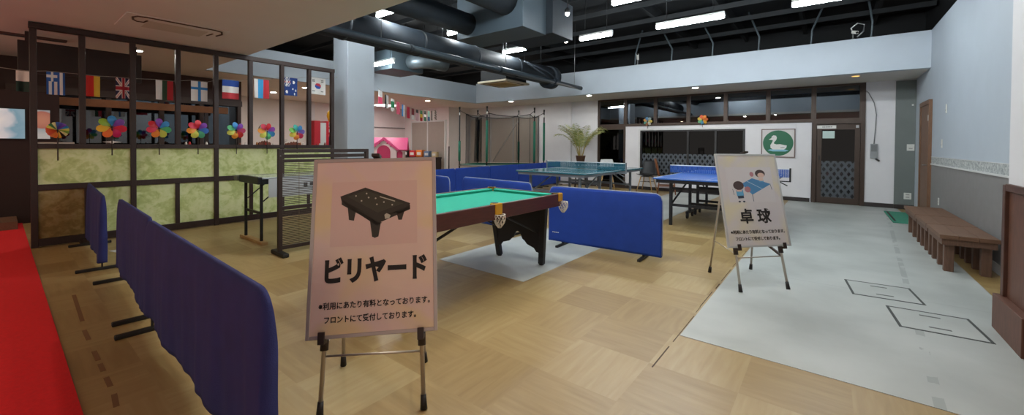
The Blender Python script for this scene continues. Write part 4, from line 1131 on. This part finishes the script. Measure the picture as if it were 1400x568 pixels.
def easel(q, w, label, feet, rear, ztop):
    b, u, v, n, h = board_frame(q, w)
    n0 = Vector((n.x, n.y, 0)).normalized(); tau = q[4]
    t = thing('display_easel', label, 'easel', (0, 0, 0))
    back = -n * .032
    tops = []
    apex = b + v * (h - .02) + back
    for i in (0, 1):
        s = -1 if i == 0 else 1
        G = b + u * s * .222 + back * .9; T = b + v * (h - .03) + u * s * .20 + back * .9
        d = (T - G).normalized(); F_ = G + d * ((.02 - G.z) / d.z)
        lg = MB(M['alu']).tube([F_, T], .0105, 12).build('leg', t)
        MB(M['rubber']).tube([F_ - d * .018, F_ + d * .045], [.0165, .013], 12).build('foot', lg)
        g = F_ + d * ((b.z - .03 - F_.z) / d.z)
        MB(M['brownplastic']).tube([g - d * .035, g + d * .04], .019, 12).build('clamp', lg)
        g2 = g + d * .010
        k = MB(M['brownplastic']).bar(g2, g2 + n * .062, .03, .018, bev=.003); k.bar(g2 + n * .057, g2 + n * .057 + v * .045, .03, .010, bev=.002, up=tuple(n)); k.build('ledge_hook', lg)
        tops.append((F_, d, g))
    MB(M['alu']).tube([b + v * (h - .04) - u * .20 + back * .9, b + v * (h - .04) + u * .20 + back * .9], .009, 10).build('top_bar', t)
    for i, f in enumerate(rear):
        F_ = Vector((*f, .02)); T = b + v * (h - .04) + back * 1.6 + u * (-1 if i == 0 else 1) * .17
        lg = MB(M['alu']).tube([F_, T], .0095, 12).build('leg', t); d = (T - F_).normalized()
        MB(M['rubber']).tube([F_ - d * .018, F_ + d * .04], [.0165, .013], 12).build('foot', lg)
        tops.append((F_, d, None))
    zz = b.z - .09
    P_ = [F_ + d * ((zz - F_.z) / d.z) for F_, d, g in tops]
    MB(M['alu']).tube([P_[0], P_[1]], .0055, 8).build('spreader', t)
    MB(M['brownplastic']).bar(P_[1] + Vector((0, 0, .0)), P_[3] + Vector((0, 0, .11)), .014, .02).build('folding_stay', t)
    MB(M['alu']).tube([P_[0] + Vector((0, 0, .03)), P_[2] + Vector((0, 0, .06))], .004, 8).build('folding_stay', t)
    k = MB(M['brownplastic']).bar(apex - v * .03, apex + v * .045, .03, .02, bev=.003, up=tuple(n)); k.bar(apex + v * .035 - n * .01, apex + v * .035 + n * .052, .04, .016, bev=.003); k.build('top_clip', t)
    return t
# billiards sign
q1 = (-1.681, 1.089, .338, .797, .23, .850, .029)
pm1 = poster_material('pastel poster warm', 'DCC4BE', 'E3CDBA', 'E0CD92', 3.)
t1, w1, h1 = sign_board(q1, .60, 'big billiards poster in a silver frame on the front easel', pm1, mat('silver sign frame', 'AFA6A2', .35, metal=.3))
place_text(t1, w1, h1, 'ビリヤード', .515, .655, .125, .80, .0058)
place_text(t1, w1, h1, '※利用にあたり有料となっております。', .53, .832, .034, .855, .0007)
place_text(t1, w1, h1, 'フロントにて受付しております。', .495, .905, .034, .70, .0007)
def art(t, w, h, u0, v0, u1, v1):
    return lambda u, v, d=.0004: ((u0 + (u1 - u0) * u - .5) * w, -d, (1 - (v0 + (v1 - v0) * v)) * h)
A1 = art(t1, w1, h1, .22, .175, .785, .475)
def flat(name, mcol, polys, A, t, d, parent=None, ow=None):
    k = MB(ow or mat('print ' + mcol, mcol, .5))
    for poly in polys:
        k.prism([A(u, v, d) for u, v in poly], (0, .0003, 0))
    return k.build(name, parent or t)
def circ(cx, cy, rx, ry=None, n=16, a0=0., a1=2 * PI):
    ry = ry or rx
    return [(cx + rx * math.cos(a0 + (a1 - a0) * i / n), cy + ry * math.sin(a0 + (a1 - a0) * i / n)) for i in range(n + (0 if abs(a1 - a0 - 2 * PI) < 1e-6 else 1))]
flat('picture_ground', 'CDAFA8', [[(-.12, -.12), (1.1, -.12), (1.1, 1.12), (-.12, 1.12)]], A1, t1, .0006, ow=mat('picture ground pink', 'D9BDB4', .5))
o = flat('billiard_picture', '2E2A1E', [
    [(.0, .16), (.35, .0), (1., .34), (.98, .46), (.52, .62), (.02, .26)],
    [(.02, .22), (.02, .32), (.52, .72), (1., .46), (1., .38), (.52, .62)],
    [(.10, .30), (.13, .62), (.20, .64), (.23, .42), (.16, .36)],
    [(.42, .60), (.46, .96), (.50, .985), (.55, .96), (.58, .70), (.52, .68)],
    [(.80, .50), (.83, .66), (.88, .66), (.92, .48)], [(.03, .26), (.10, .36), (.52, .75), (.6, .70), (.52, .66)]], A1, t1, .0010)
flat('picture_felt', '3B3A2B', [[(.10, .17), (.36, .06), (.90, .34), (.53, .50)]], A1, t1, .0014, o)
flat('picture_dots', 'B9B8A8', [circ(u, v, .012, .016, 8) for u, v in ((.22, .16), (.37, .12), (.40, .20), (.50, .22), (.62, .30), (.30, .26), (.52, .34), (.74, .36))] + [[(.63, .55), (.66, .52), (.72, .56), (.70, .62), (.64, .63)], [(.56, .18), (.78, .28), (.78, .30), (.56, .20)]], A1, t1, .0018, o)
easel(q1, .60, 'aluminium tripod easel holding the billiards poster', [(-1.765, .875), (-1.445, 1.155)], [(-2.12, 1.19), (-1.80, 1.50)], 1.2)
# table tennis sign
q2 = (-.474, 4.118, .365, .834, .241, .832, -.002)
pm2 = poster_material('pastel poster pale', 'CFC9C4', 'CBC6C8', 'D8D0A6', 8.)
t2, w2, h2 = sign_board(q2, .62, 'pale table tennis poster in a white frame on the rear easel', pm2, mat('pale sign frame', 'BFC0BE', .35, metal=.2))
place_text(t2, w2, h2, '卓 球', .50, .69, .135, .50, .0035)
place_text(t2, w2, h2, '※利用にあたり有料となっております。', .52, .845, .034, .86, .0007)
place_text(t2, w2, h2, 'フロントにて受付しております。', .50, .915, .034, .70, .0007)
flat('picture_ground', 'CFCBCB', [[(.13, .15), (.88, .15), (.88, .53), (.13, .53)]], lambda u, v, d: ((u - .5) * w2, -d, (1 - v) * h2), t2, .0006)
A2 = art(t2, w2, h2, .20, .17, .86, .53)
o = flat('table_tennis_picture', '4B86B4', [[(.24, .45), (.52, .28), (.97, .46), (.47, .78)]], A2, t2, .0014)
flat('picture_table_legs', '5A6A78', [[(.465, .78), (.48, .77), (.485, .98), (.47, .98)], [(.95, .47), (.96, .46), (.985, .63), (.97, .63)], [(.0, .60), (.012, .60), (.03, .78), (.018, .78)]], A2, t2, .0010, o)
flat('picture_net_line', 'A9C4D4', [[(.37, .37), (.385, .36), (.74, .60), (.73, .61)]], A2, t2, .0018, o)
flat('picture_hair', '4A3A38', [circ(.16, .50, .13, .135), circ(.74, .14, .125, .12)], A2, t2, .0016, o)
flat('picture_face', 'D8B8A8', [circ(.755, .19, .085, .075)], A2, t2, .0020, o)
flat('picture_skin', 'D8B8A8', [[(.68, .28), (.80, .28), (.79, .36), (.70, .36)], [(.09, .63), (.23, .63), (.22, .68), (.10, .68)]], A2, t2, .0020, o)
flat('picture_clothes', '5FA0C4', [[(.08, .64), (.25, .62), (.26, .80), (.09, .82)], [(.68, .34), (.80, .34), (.80, .40), (.69, .40)]], A2, t2, .0019, o)
flat('picture_trousers', '33404F', [[(.10, .81), (.25, .80), (.25, .88), (.11, .89)], circ(.13, .98, .03, .025, 8), circ(.24, .98, .03, .025, 8)], A2, t2, .0021, o)
flat('picture_bats', 'B07A80', [circ(.37, .62, .075, .09), circ(.525, .16, .05, .075)], A2, t2, .0022, o)
easel(q2, .62, 'aluminium tripod easel holding the table tennis poster', [(-.575, 3.995), (-.265, 4.295)], [(-.92, 4.33), (-.62, 4.70)], 1.2)

# ------------------------------------------------------------------ louvre screen and game table
t = thing('louvre_screen', 'low dark screen with thin reed slats and black feet', 'screen', (-4.77, 1.93, 0), -.03)
L = 1.04
for y in (0, L):
    MB(M['screenwood']).box((-.02, y - .022, .03), (.02, y + .022, 1.175), bev=.003).build('post', t)
    MB(M['rubber']).box((-.17, y - .035, .0), (.17, y + .035, .045), bev=.012).build('foot', t)
MB(M['screenwood']).box((-.022, .022, 1.135), (.022, L - .022, 1.175), bev=.003).build('top_rail', t)
MB(M['screenwood']).box((-.012, .022, 1.075), (.012, L - .022, 1.115), bev=.002).build('upper_slat', t)
MB(M['screenwood']).box((-.012, .022, 1.025), (.012, L - .022, 1.06), bev=.002).build('upper_slat', t)
MB(M['screenwood']).box((-.015, .022, .50), (.015, L - .022, .54), bev=.003).build('middle_rail', t)
MB(M['screenwood']).box((-.015, .022, .06), (.015, L - .022, .10), bev=.003).build('bottom_rail', t)
k = MB(mat('dark reed', '3A2C22', .6))
z = .11
while z < 1.02:
    if not .485 < z < .55: k.box((-.004, .022, z), (.004, L - .022, z + .007))
    z += .0195
k.build('reed_blind', t)
k = MB(mat('reed thread', '6A5A44', .7))
for y in (.2, .52, .84): k.box((.0042, y, .10), (.006, y + .004, 1.02))
k.build('blind_cord', t)
MB(M['steel']).lathe((.021, 0, 1.10), [(.008, 0), (.006, .004)], 10, axis='x').build('screw_head', t)

t = thing('folding_game_table', 'long black folding table with glossy grey top behind the reed screen', 'table', (-5.74, 1.98, 0))
MB(mat('glossy grey game top', '9AA3A6', .12)).box((-.30, .02, .795), (.30, 1.75, .815), bev=.004).build('tabletop', t)
k = MB(mat('black game apron', '14181A', .4)).box((-.31, -.03, .735), (.31, .02, .825), bev=.008).box((-.31, .02, .735), (-.27, 1.75, .795)).box((.27, .02, .735), (.31, 1.75, .795)).box((-.27, 1.71, .735), (.27, 1.75, .795)); k.build('apron', t)
k = MB(mat('grey game handle', '4A4F50', .4)); k.box((-.45, -.05, .75), (-.29, .06, .815), bev=.015); k.build('end_piece', t)
for yy in (.03, 1.62):
    for x in (-.25, .25): MB(M['ttframe']).box((x - .014, yy - .014, .03), (x + .014, yy + .014, .735)).build('leg', t)
    MB(M['ttframe']).box((-.236, yy - .01, .36), (.236, yy + .01, .39)).build('cross_bar', t)
    MB(M['palewood']).box((-.36, yy - .035, .0), (.36, yy + .035, .035), bev=.004).build('foot_bar', t)
    for x in (-.25, .25): MB(M['ttframe']).bar((x, yy + (.02 if yy < 1 else -.02), .52), (x, yy + (.28 if yy < 1 else -.28), .74), .012).build('brace', t)
t = thing('hanging_poster', 'pale poster with sketched figures hanging on the game table front', 'poster', (-5.41, 2.58, 0))
MB(mat('pale blue poster', 'BFC8CC', .6)).box((-.002, -.52, .57), (.002, .75, .80)).build('sheet', t)
k = MB(mat('poster sketch ink', '3A4046', .6))
rr = random.Random(4)
for i in range(9):
    y0 = -.1 + i * .08; k.box((.0022, y0, .66 + rr.uniform(0, .06)), (.003, y0 + .05, .664 + rr.uniform(.06, .09)))
for i in range(3): k.box((.0022, -.2, .60 + i * .055), (.003, .7, .605 + i * .055))
k.tube([(.003, .05 + .04 * math.cos(a), .64 + .04 * math.sin(a)) for a in [i * PI / 6 for i in range(12)]], .003, 5, closed=True); k.build('sketch', t)
k = MB(mat('poster red mark', 'B8383A', .6)); k.prism([(.0022, .02, .73), (.0022, .09, .72), (.0022, .12, .755), (.0022, .05, .775)], (.0008, 0, 0)); k.build('red_mark', t)

# ------------------------------------------------------------------ benches, mat, hatches
def bench(y0, y1, ly, label):
    t = thing('wooden_bench', label, 'bench', (1.07, y0, 0), 0, 'low wooden benches by the grey wall')
    L = y1 - y0
    k = MB(M['wood'])
    for i in range(3): k.box((-.20 + i * .134, 0, .335), (-.068 + i * .134, L, .375), bev=.003)
    k.build('seat', t)
    k = MB(M['woodlegs']).box((-.185, .015, .275), (-.160, L - .015, .335)).box((.160, .015, .275), (.185, L - .015, .335)).box((-.160, .015, .275), (.160, .04, .335)).box((-.160, L - .04, .275), (.160, L - .015, .335)); k.build('apron', t)
    for y in ly:
        for x in (-.125, .125): MB(M['woodlegs']).box((x - .035, y - y0 - .035, 0), (x + .035, y - y0 + .035, .335), bev=.004).build('leg', t)
bench(5.84, 6.60, (5.93, 6.22, 6.51), 'low wooden bench at the end of the row close to the wainscot pier')
bench(6.62, 7.38, (6.72, 6.98, 7.26), 'middle one of three low wooden benches by the grey wall')
bench(7.40, 8.42, (7.52, 7.90, 8.28), 'low wooden bench at the end of the row by the green mat')
t = thing('floor_mat', 'green doormat with a dark edge line beyond the benches', 'mat', (1.03, 9.85, 0.003))
MB(mat('green mat pile', '3F8F76', .9, noise=.12, nscale=40, bump=.4, bscale=300)).box((-.21, -.70, 0), (.27, .80, .014), bev=.003).build('pile', t)
MB(M['ink']).box((-.185, -.55, .0142), (-.155, .70, .016)).build('edge_line', t)
def hatch(cx, cy, rz, label):
    t = thing('floor_hatch', label, 'floor hatch', (cx, cy, .0026), rz, 'square floor hatches in the white vinyl')
    k = MB(mat('dark hatch frame', '3C403E', .6)); h, w = .225, .017
    k.box((-h, -h, 0), (h, -h + w, .002)).box((-h, h - w, 0), (h, h, .002)).box((-h, -h + w, 0), (-h + w, h - w, .002)).box((h - w, -h + w, 0), (h, h - w, .002)); k.build('frame', t)
    MB(M['vinyl']).box((-h + w, -h + w, 0), (h - w, h - w, .0012)).build('cover', t)
    for y in (-.12, .12): MB(mat('dark hatch grip', '5C605D', .5)).box((-.055, y - .010, .0013), (.055, y + .010, .0026)).build('grip', t)
hatch(.36, 4.71, .10, 'dark framed floor hatch closer to the table tennis sign')
hatch(.595, 4.10, .08, 'dark framed floor hatch closer to the wainscot pier')

# ------------------------------------------------------------------ duck sign, boxes and wall fittings
t = thing('duck_sign', 'framed sign with a white duck on a green disc', 'sign', (-.985, YF - .004, 1.33))
k = MB(mat('grey brown sign frame', '6E5A54', .5)); h, w = .335, .02
k.box((-h, -.022, -h), (-h + w, 0, h)).box((h - w, -.022, -h), (h, 0, h)).box((-h + w, -.022, -h), (h - w, 0, -h + w)).box((-h + w, -.022, h - w), (h - w, 0, h)); k.build('frame', t)
MB(mat('duck sign board', 'CFCBC9', .6)).box((-h + w, -.012, -h + w), (h - w, -.001, h - w)).build('board', t)
AD = lambda u, v, d: (u, -.0125 - d, v)
flat('green_disc', '11603F', [circ(0, 0, .30, .30, 40)], AD, t, .0006)
flat('blue_water', '77AFC2', [[(-.20, -.17), (-.10, -.195), (.15, -.195), (.21, -.17), (.13, -.145), (-.15, -.145)]], AD, t, .0012)
duck = [(-.185, .085), (-.13, .12), (-.125, .155), (-.09, .185), (-.04, .175), (-.02, .13), (-.035, .07), (-.075, .02), (-.08, -.01), (-.03, -.03), (.05, -.025), (.12, -.045), (.175, -.055), (.165, -.11), (.12, -.15), (-.10, -.15), (-.145, -.11), (-.15, -.05), (-.11, .03), (-.10, .07), (-.13, .075)]
o = flat('white_duck', 'D5D5D1', [duck], AD, t, .0018)
flat('duck_wing', 'A8A8A6', [[(.04, -.10), (.10, -.085), (.15, -.09), (.11, -.115), (.06, -.118)], [(-.12, .12), (-.085, .125), (-.085, .132), (-.12, .127)]], AD, t, .0024, o)
t = thing('wall_box', 'grey wall box with a cable running up beside the door', 'control box', (.70, YF - .001, 1.18))
MB(mat('grey plastic box', '8C8F90', .5)).box((-.055, -.06, -.16), (.055, 0, .14), bev=.006).build('box_body', t)
MB(mat('grey box cover', '6E7072', .5)).box((-.045, -.064, -.02), (.045, -.0602, .12)).build('box_cover', t)
MB(M['rubber']).bar((.03, -.03, -.17), (.09, -.05, -.22), .03, .03, bev=.005).build('plug', t)
MB(mat('grey cable', '77787A', .5)).tube([(0, -.02, .14), (.02, -.02, .5), (.03, -.02, .75), (-.01, -.02, 1.0), (-.10, -.02, 1.22), (-.19, -.02, 1.30)], .008, 8).build('cable', t)
def plate(x, y, z, axis, w, h, label, name='wall_switch', dots=1):
    t = thing(name, label, 'switch' if 'switch' in name else 'outlet', (x, y, z))
    pm = mat('ivory plate', 'CFCFC8', .5); dm = mat('plate grey', '9A9A94', .5)
    if axis == 'y':
        MB(pm).box((-w / 2, -.010, -h / 2), (w / 2, 0, h / 2), bev=.003).build('cover_plate', t)
        for i in range(dots): MB(dm).box((-w / 4, -.013, -h / 4 + i * h / 2.5), (w / 4, -.0101, -h / 12 + i * h / 2.5)).build('rocker', t)
    else:
        MB(pm).box((-.010, -w / 2, -h / 2), (0, w / 2, h / 2), bev=.003).build('cover_plate', t)
        for i in range(dots): MB(dm).box((-.013, -w / 4, -h / 4 + i * h / 2.5), (-.0101, w / 4, -h / 12 + i * h / 2.5)).build('rocker', t)
plate(1.25, YF - .0305, 1.25, 'y', .11, .13, 'white light switch on the grey green panel')
plate(1.22, YF - .0305, .27, 'y', .11, .13, 'ivory outlet low on the grey green panel', 'wall_outlet', 2)
plate(1.27, YF - .0305, 2.1, 'y', .03, .03, 'tiny white sensor high on the grey green panel', 'wall_switch')
plate(XR - .0005, 8.60, 1.82, 'x', .05, .13, 'upper slim plate on the white side wall', 'wall_switch')
plate(XR - .0005, 8.85, 1.31, 'x', .05, .13, 'lower slim plate on the white side wall', 'wall_switch')
plate(XR - .0065, 8.95, .42, 'x', .05, .11, 'small white outlet on the grey wall paper above the benches', 'wall_outlet', 2)
t = thing('wireless_notice', 'pale notice with a wireless symbol on the pier above the wainscot', 'notice', (.9395, 3.79, 1.57))
MB(mat('notice pale blue', 'C3CAD0', .5)).box((-.004, -.12, -.15), (-.0002, .12, .16)).build('sheet', t)
k = MB(mat('notice navy ink', '22365F', .5))
for r in (.022, .044, .066): k.tube([(-.005, .03 + r * math.cos(a), .055 + r * math.sin(a)) for a in [PI / 4 + i * PI / 2 / 8 for i in range(9)]], .006, 6)
k.ball((-.005, .03, .056), .009, 8); k.build('wireless_symbol', t)
k = MB(mat('notice grey ink', '5A6470', .5))
for i in range(5): k.box((-.005, -.1 + (i % 2) * .03, -.02 - i * .026), (-.0041, .1, -.012 - i * .026))
k.build('print', t)

# ------------------------------------------------------------------ plant and chairs by the windows
t = thing('plant_stand', 'dark wooden stool carrying the potted palm', 'stand', (-5.84, 10.72, 0))
MB(M['darkwood']).lathe((0, 0, .68), [(.17, 0), (.18, .005), (.18, .03), (.17, .035)], 20).build('seat', t)
for a in range(4):
    c, s = math.cos(a * PI / 2 + .6), math.sin(a * PI / 2 + .6)
    MB(M['darkwood']).tube([(c * .16, s * .16, 0), (c * .10, s * .10, .68)], .018, 8).build('leg', t)
t = thing('potted_palm', 'feathery palm in a brown basket pot before the far window', 'plant', (-5.84, 10.72, .7155))
k = MB(mat('brown basket pot', '5A3E2E', .8, noise=.25, nscale=40, bump=.4, bscale=60)); k.lathe((0, 0, 0), [(.10, 0), (.11, .005), (.140, .20), (.150, .205), (.150, .225), (.133, .225), (.125, .18)], 20); k.build('pot', t)
k = MB(mat('soil', '2A211A', .9)).lathe((0, 0, .18), [(.118, 0), (.118, .008)], 18); k.build('soil', t)
rr = random.Random(21)
stem = MB(mat('palm stem', '9A8A4A', .6)); leafm = mat('palm leaflet', '7E8A4C', .6, noise=.25, nscale=8); leaf = MB(leafm, mat('palm leaflet pale', 'AEAE76', .6))
for i in range(17):
    a = i * 2.399 + rr.uniform(-.2, .2); lean = rr.uniform(.2, .95); Ln = rr.uniform(.85, 1.2); base = Vector((.05 * math.cos(a), .05 * math.sin(a), .16))
    d = Vector((math.cos(a), math.sin(a), 0)); pts = []
    for j in range(13):
        q = j / 12; ang = lean * .36 + q * q * (.42 + lean * 1.0)
        pts.append((pts[-1] if pts else base) + (d * math.sin(ang) + Vector((0, 0, math.cos(ang)))) * (Ln / 12) if pts else base)
    pts = [Vector((p.x, min(p.y, .36), p.z)) for p in pts]
    stem.tube(pts, [.008 - .0055 * j / 12 for j in range(13)], 6)
    for j in range(4, 13):
        p = pts[j]; tg = (pts[j] - pts[j - 1]).normalized(); sd = tg.cross(Vector((0, 0, 1)))
        sd = sd.normalized() if sd.length > .01 else Vector((1, 0, 0))
        ll = .20 * math.sin(PI * (.22 + .72 * (j - 4) / 9)) + .04
        for s in (-1, 1):
            for h_ in (0., .5):
                p2 = p + tg * h_ * Ln / 12
                e = p2 + (sd * s * .75 + tg * .65).normalized() * ll + Vector((0, 0, -.05 - .04 * rr.random()))
                m_ = (p2 + e) / 2 + Vector((0, 0, .025)); wv = tg * .011
                leaf.mi = 0 if rr.random() < .7 else 1
                leaf.faces([p2 - wv * .4, p2 + wv * .4, m_ + wv, m_ - wv, e], [(0, 1, 2, 3), (3, 2, 4)], True)
stem.build('stems', t); leaf.build('fronds', t, normals=False)

def shell_chair(x, y, rz, m, label):
    t = thing('shell_chair', label, 'chair', (x, y, 0), rz, 'chairs along the far windows')
    rows = []
    for i in range(15):
        q = i / 14
        if q < .5: yy, zz = -.20 + .40 * q / .5, .44 - .02 * math.sin(PI * q / .5)
        else:
            r_ = (q - .5) / .5; yy, zz = .20 + .09 * r_, .44 + .40 * r_ ** .9
        wd = .22 if q < .5 else .22 - .05 * ((q - .5) / .5) ** 2
        rows.append([(wd * s, yy - (.06 * s * s if q >= .5 else 0), zz + (.035 * s * s if q < .5 else 0)) for s in (-1, -.6, -.2, .2, .6, 1)])
    k = MB(m); k.quads(rows); o = k.build('seat_shell', t); o.modifiers.new('thick', 'SOLIDIFY').thickness = .014
    for sx in (-1, 1):
        for sy in (-1, 1):
            MB(M['palewood']).tube([(sx * .21, sy * .21, 0), (sx * .12, sy * .12, .415)], [.011, .016], 10).build('leg', t)
    k = MB(M['ttframe']); k.tube([(-.15, -.15, .27), (.15, .15, .27)], .006, 6).tube([(-.15, .15, .27), (.15, -.15, .27)], .006, 6).box((-.12, -.12, .405), (.12, .12, .418)); k.build('brace', t)
shell_chair(-5.05, 10.85, .5, mat('white shell plastic', 'D0D2D2', .4), 'white shell chair with wooden legs under the teal table net')
shell_chair(-3.93, 10.95, .0, mat('black shell plastic', '15171B', .5), 'black shell chair with wooden legs in front of the wide window')
t = thing('wooden_chair', 'brown wooden chair with a tall curved back by the wide window', 'chair', (-3.36, 10.80, 0), PI / 2 + .3, 'chairs along the far windows')
chm = mat('chair brown wood', '7A4A2C', .5, noise=.15, nscale=12)
MB(chm).box((-.21, -.21, .42), (.21, .21, .455), bev=.012).build('seat', t)
k = MB(chm); k.quads([[(x, .20 + .10 * q - .05 * (x / .2) ** 2 + .02, .455 + .45 * q) for x in (-.19, -.1, 0, .1, .19)] for q in (0, .25, .5, .75, 1)]); o = k.build('backrest', t); o.modifiers.new('thick', 'SOLIDIFY').thickness = .02
for sx in (-1, 1):
    for sy in (-1, 1): MB(chm).tube([(sx * .21, sy * .22, 0), (sx * .17, sy * .17, .42)], [.013, .018], 10).build('leg', t)
for x in (-.185, .165): MB(chm).box((x, -.19, .2), (x + .02, .19, .225)).build('stretcher', t)
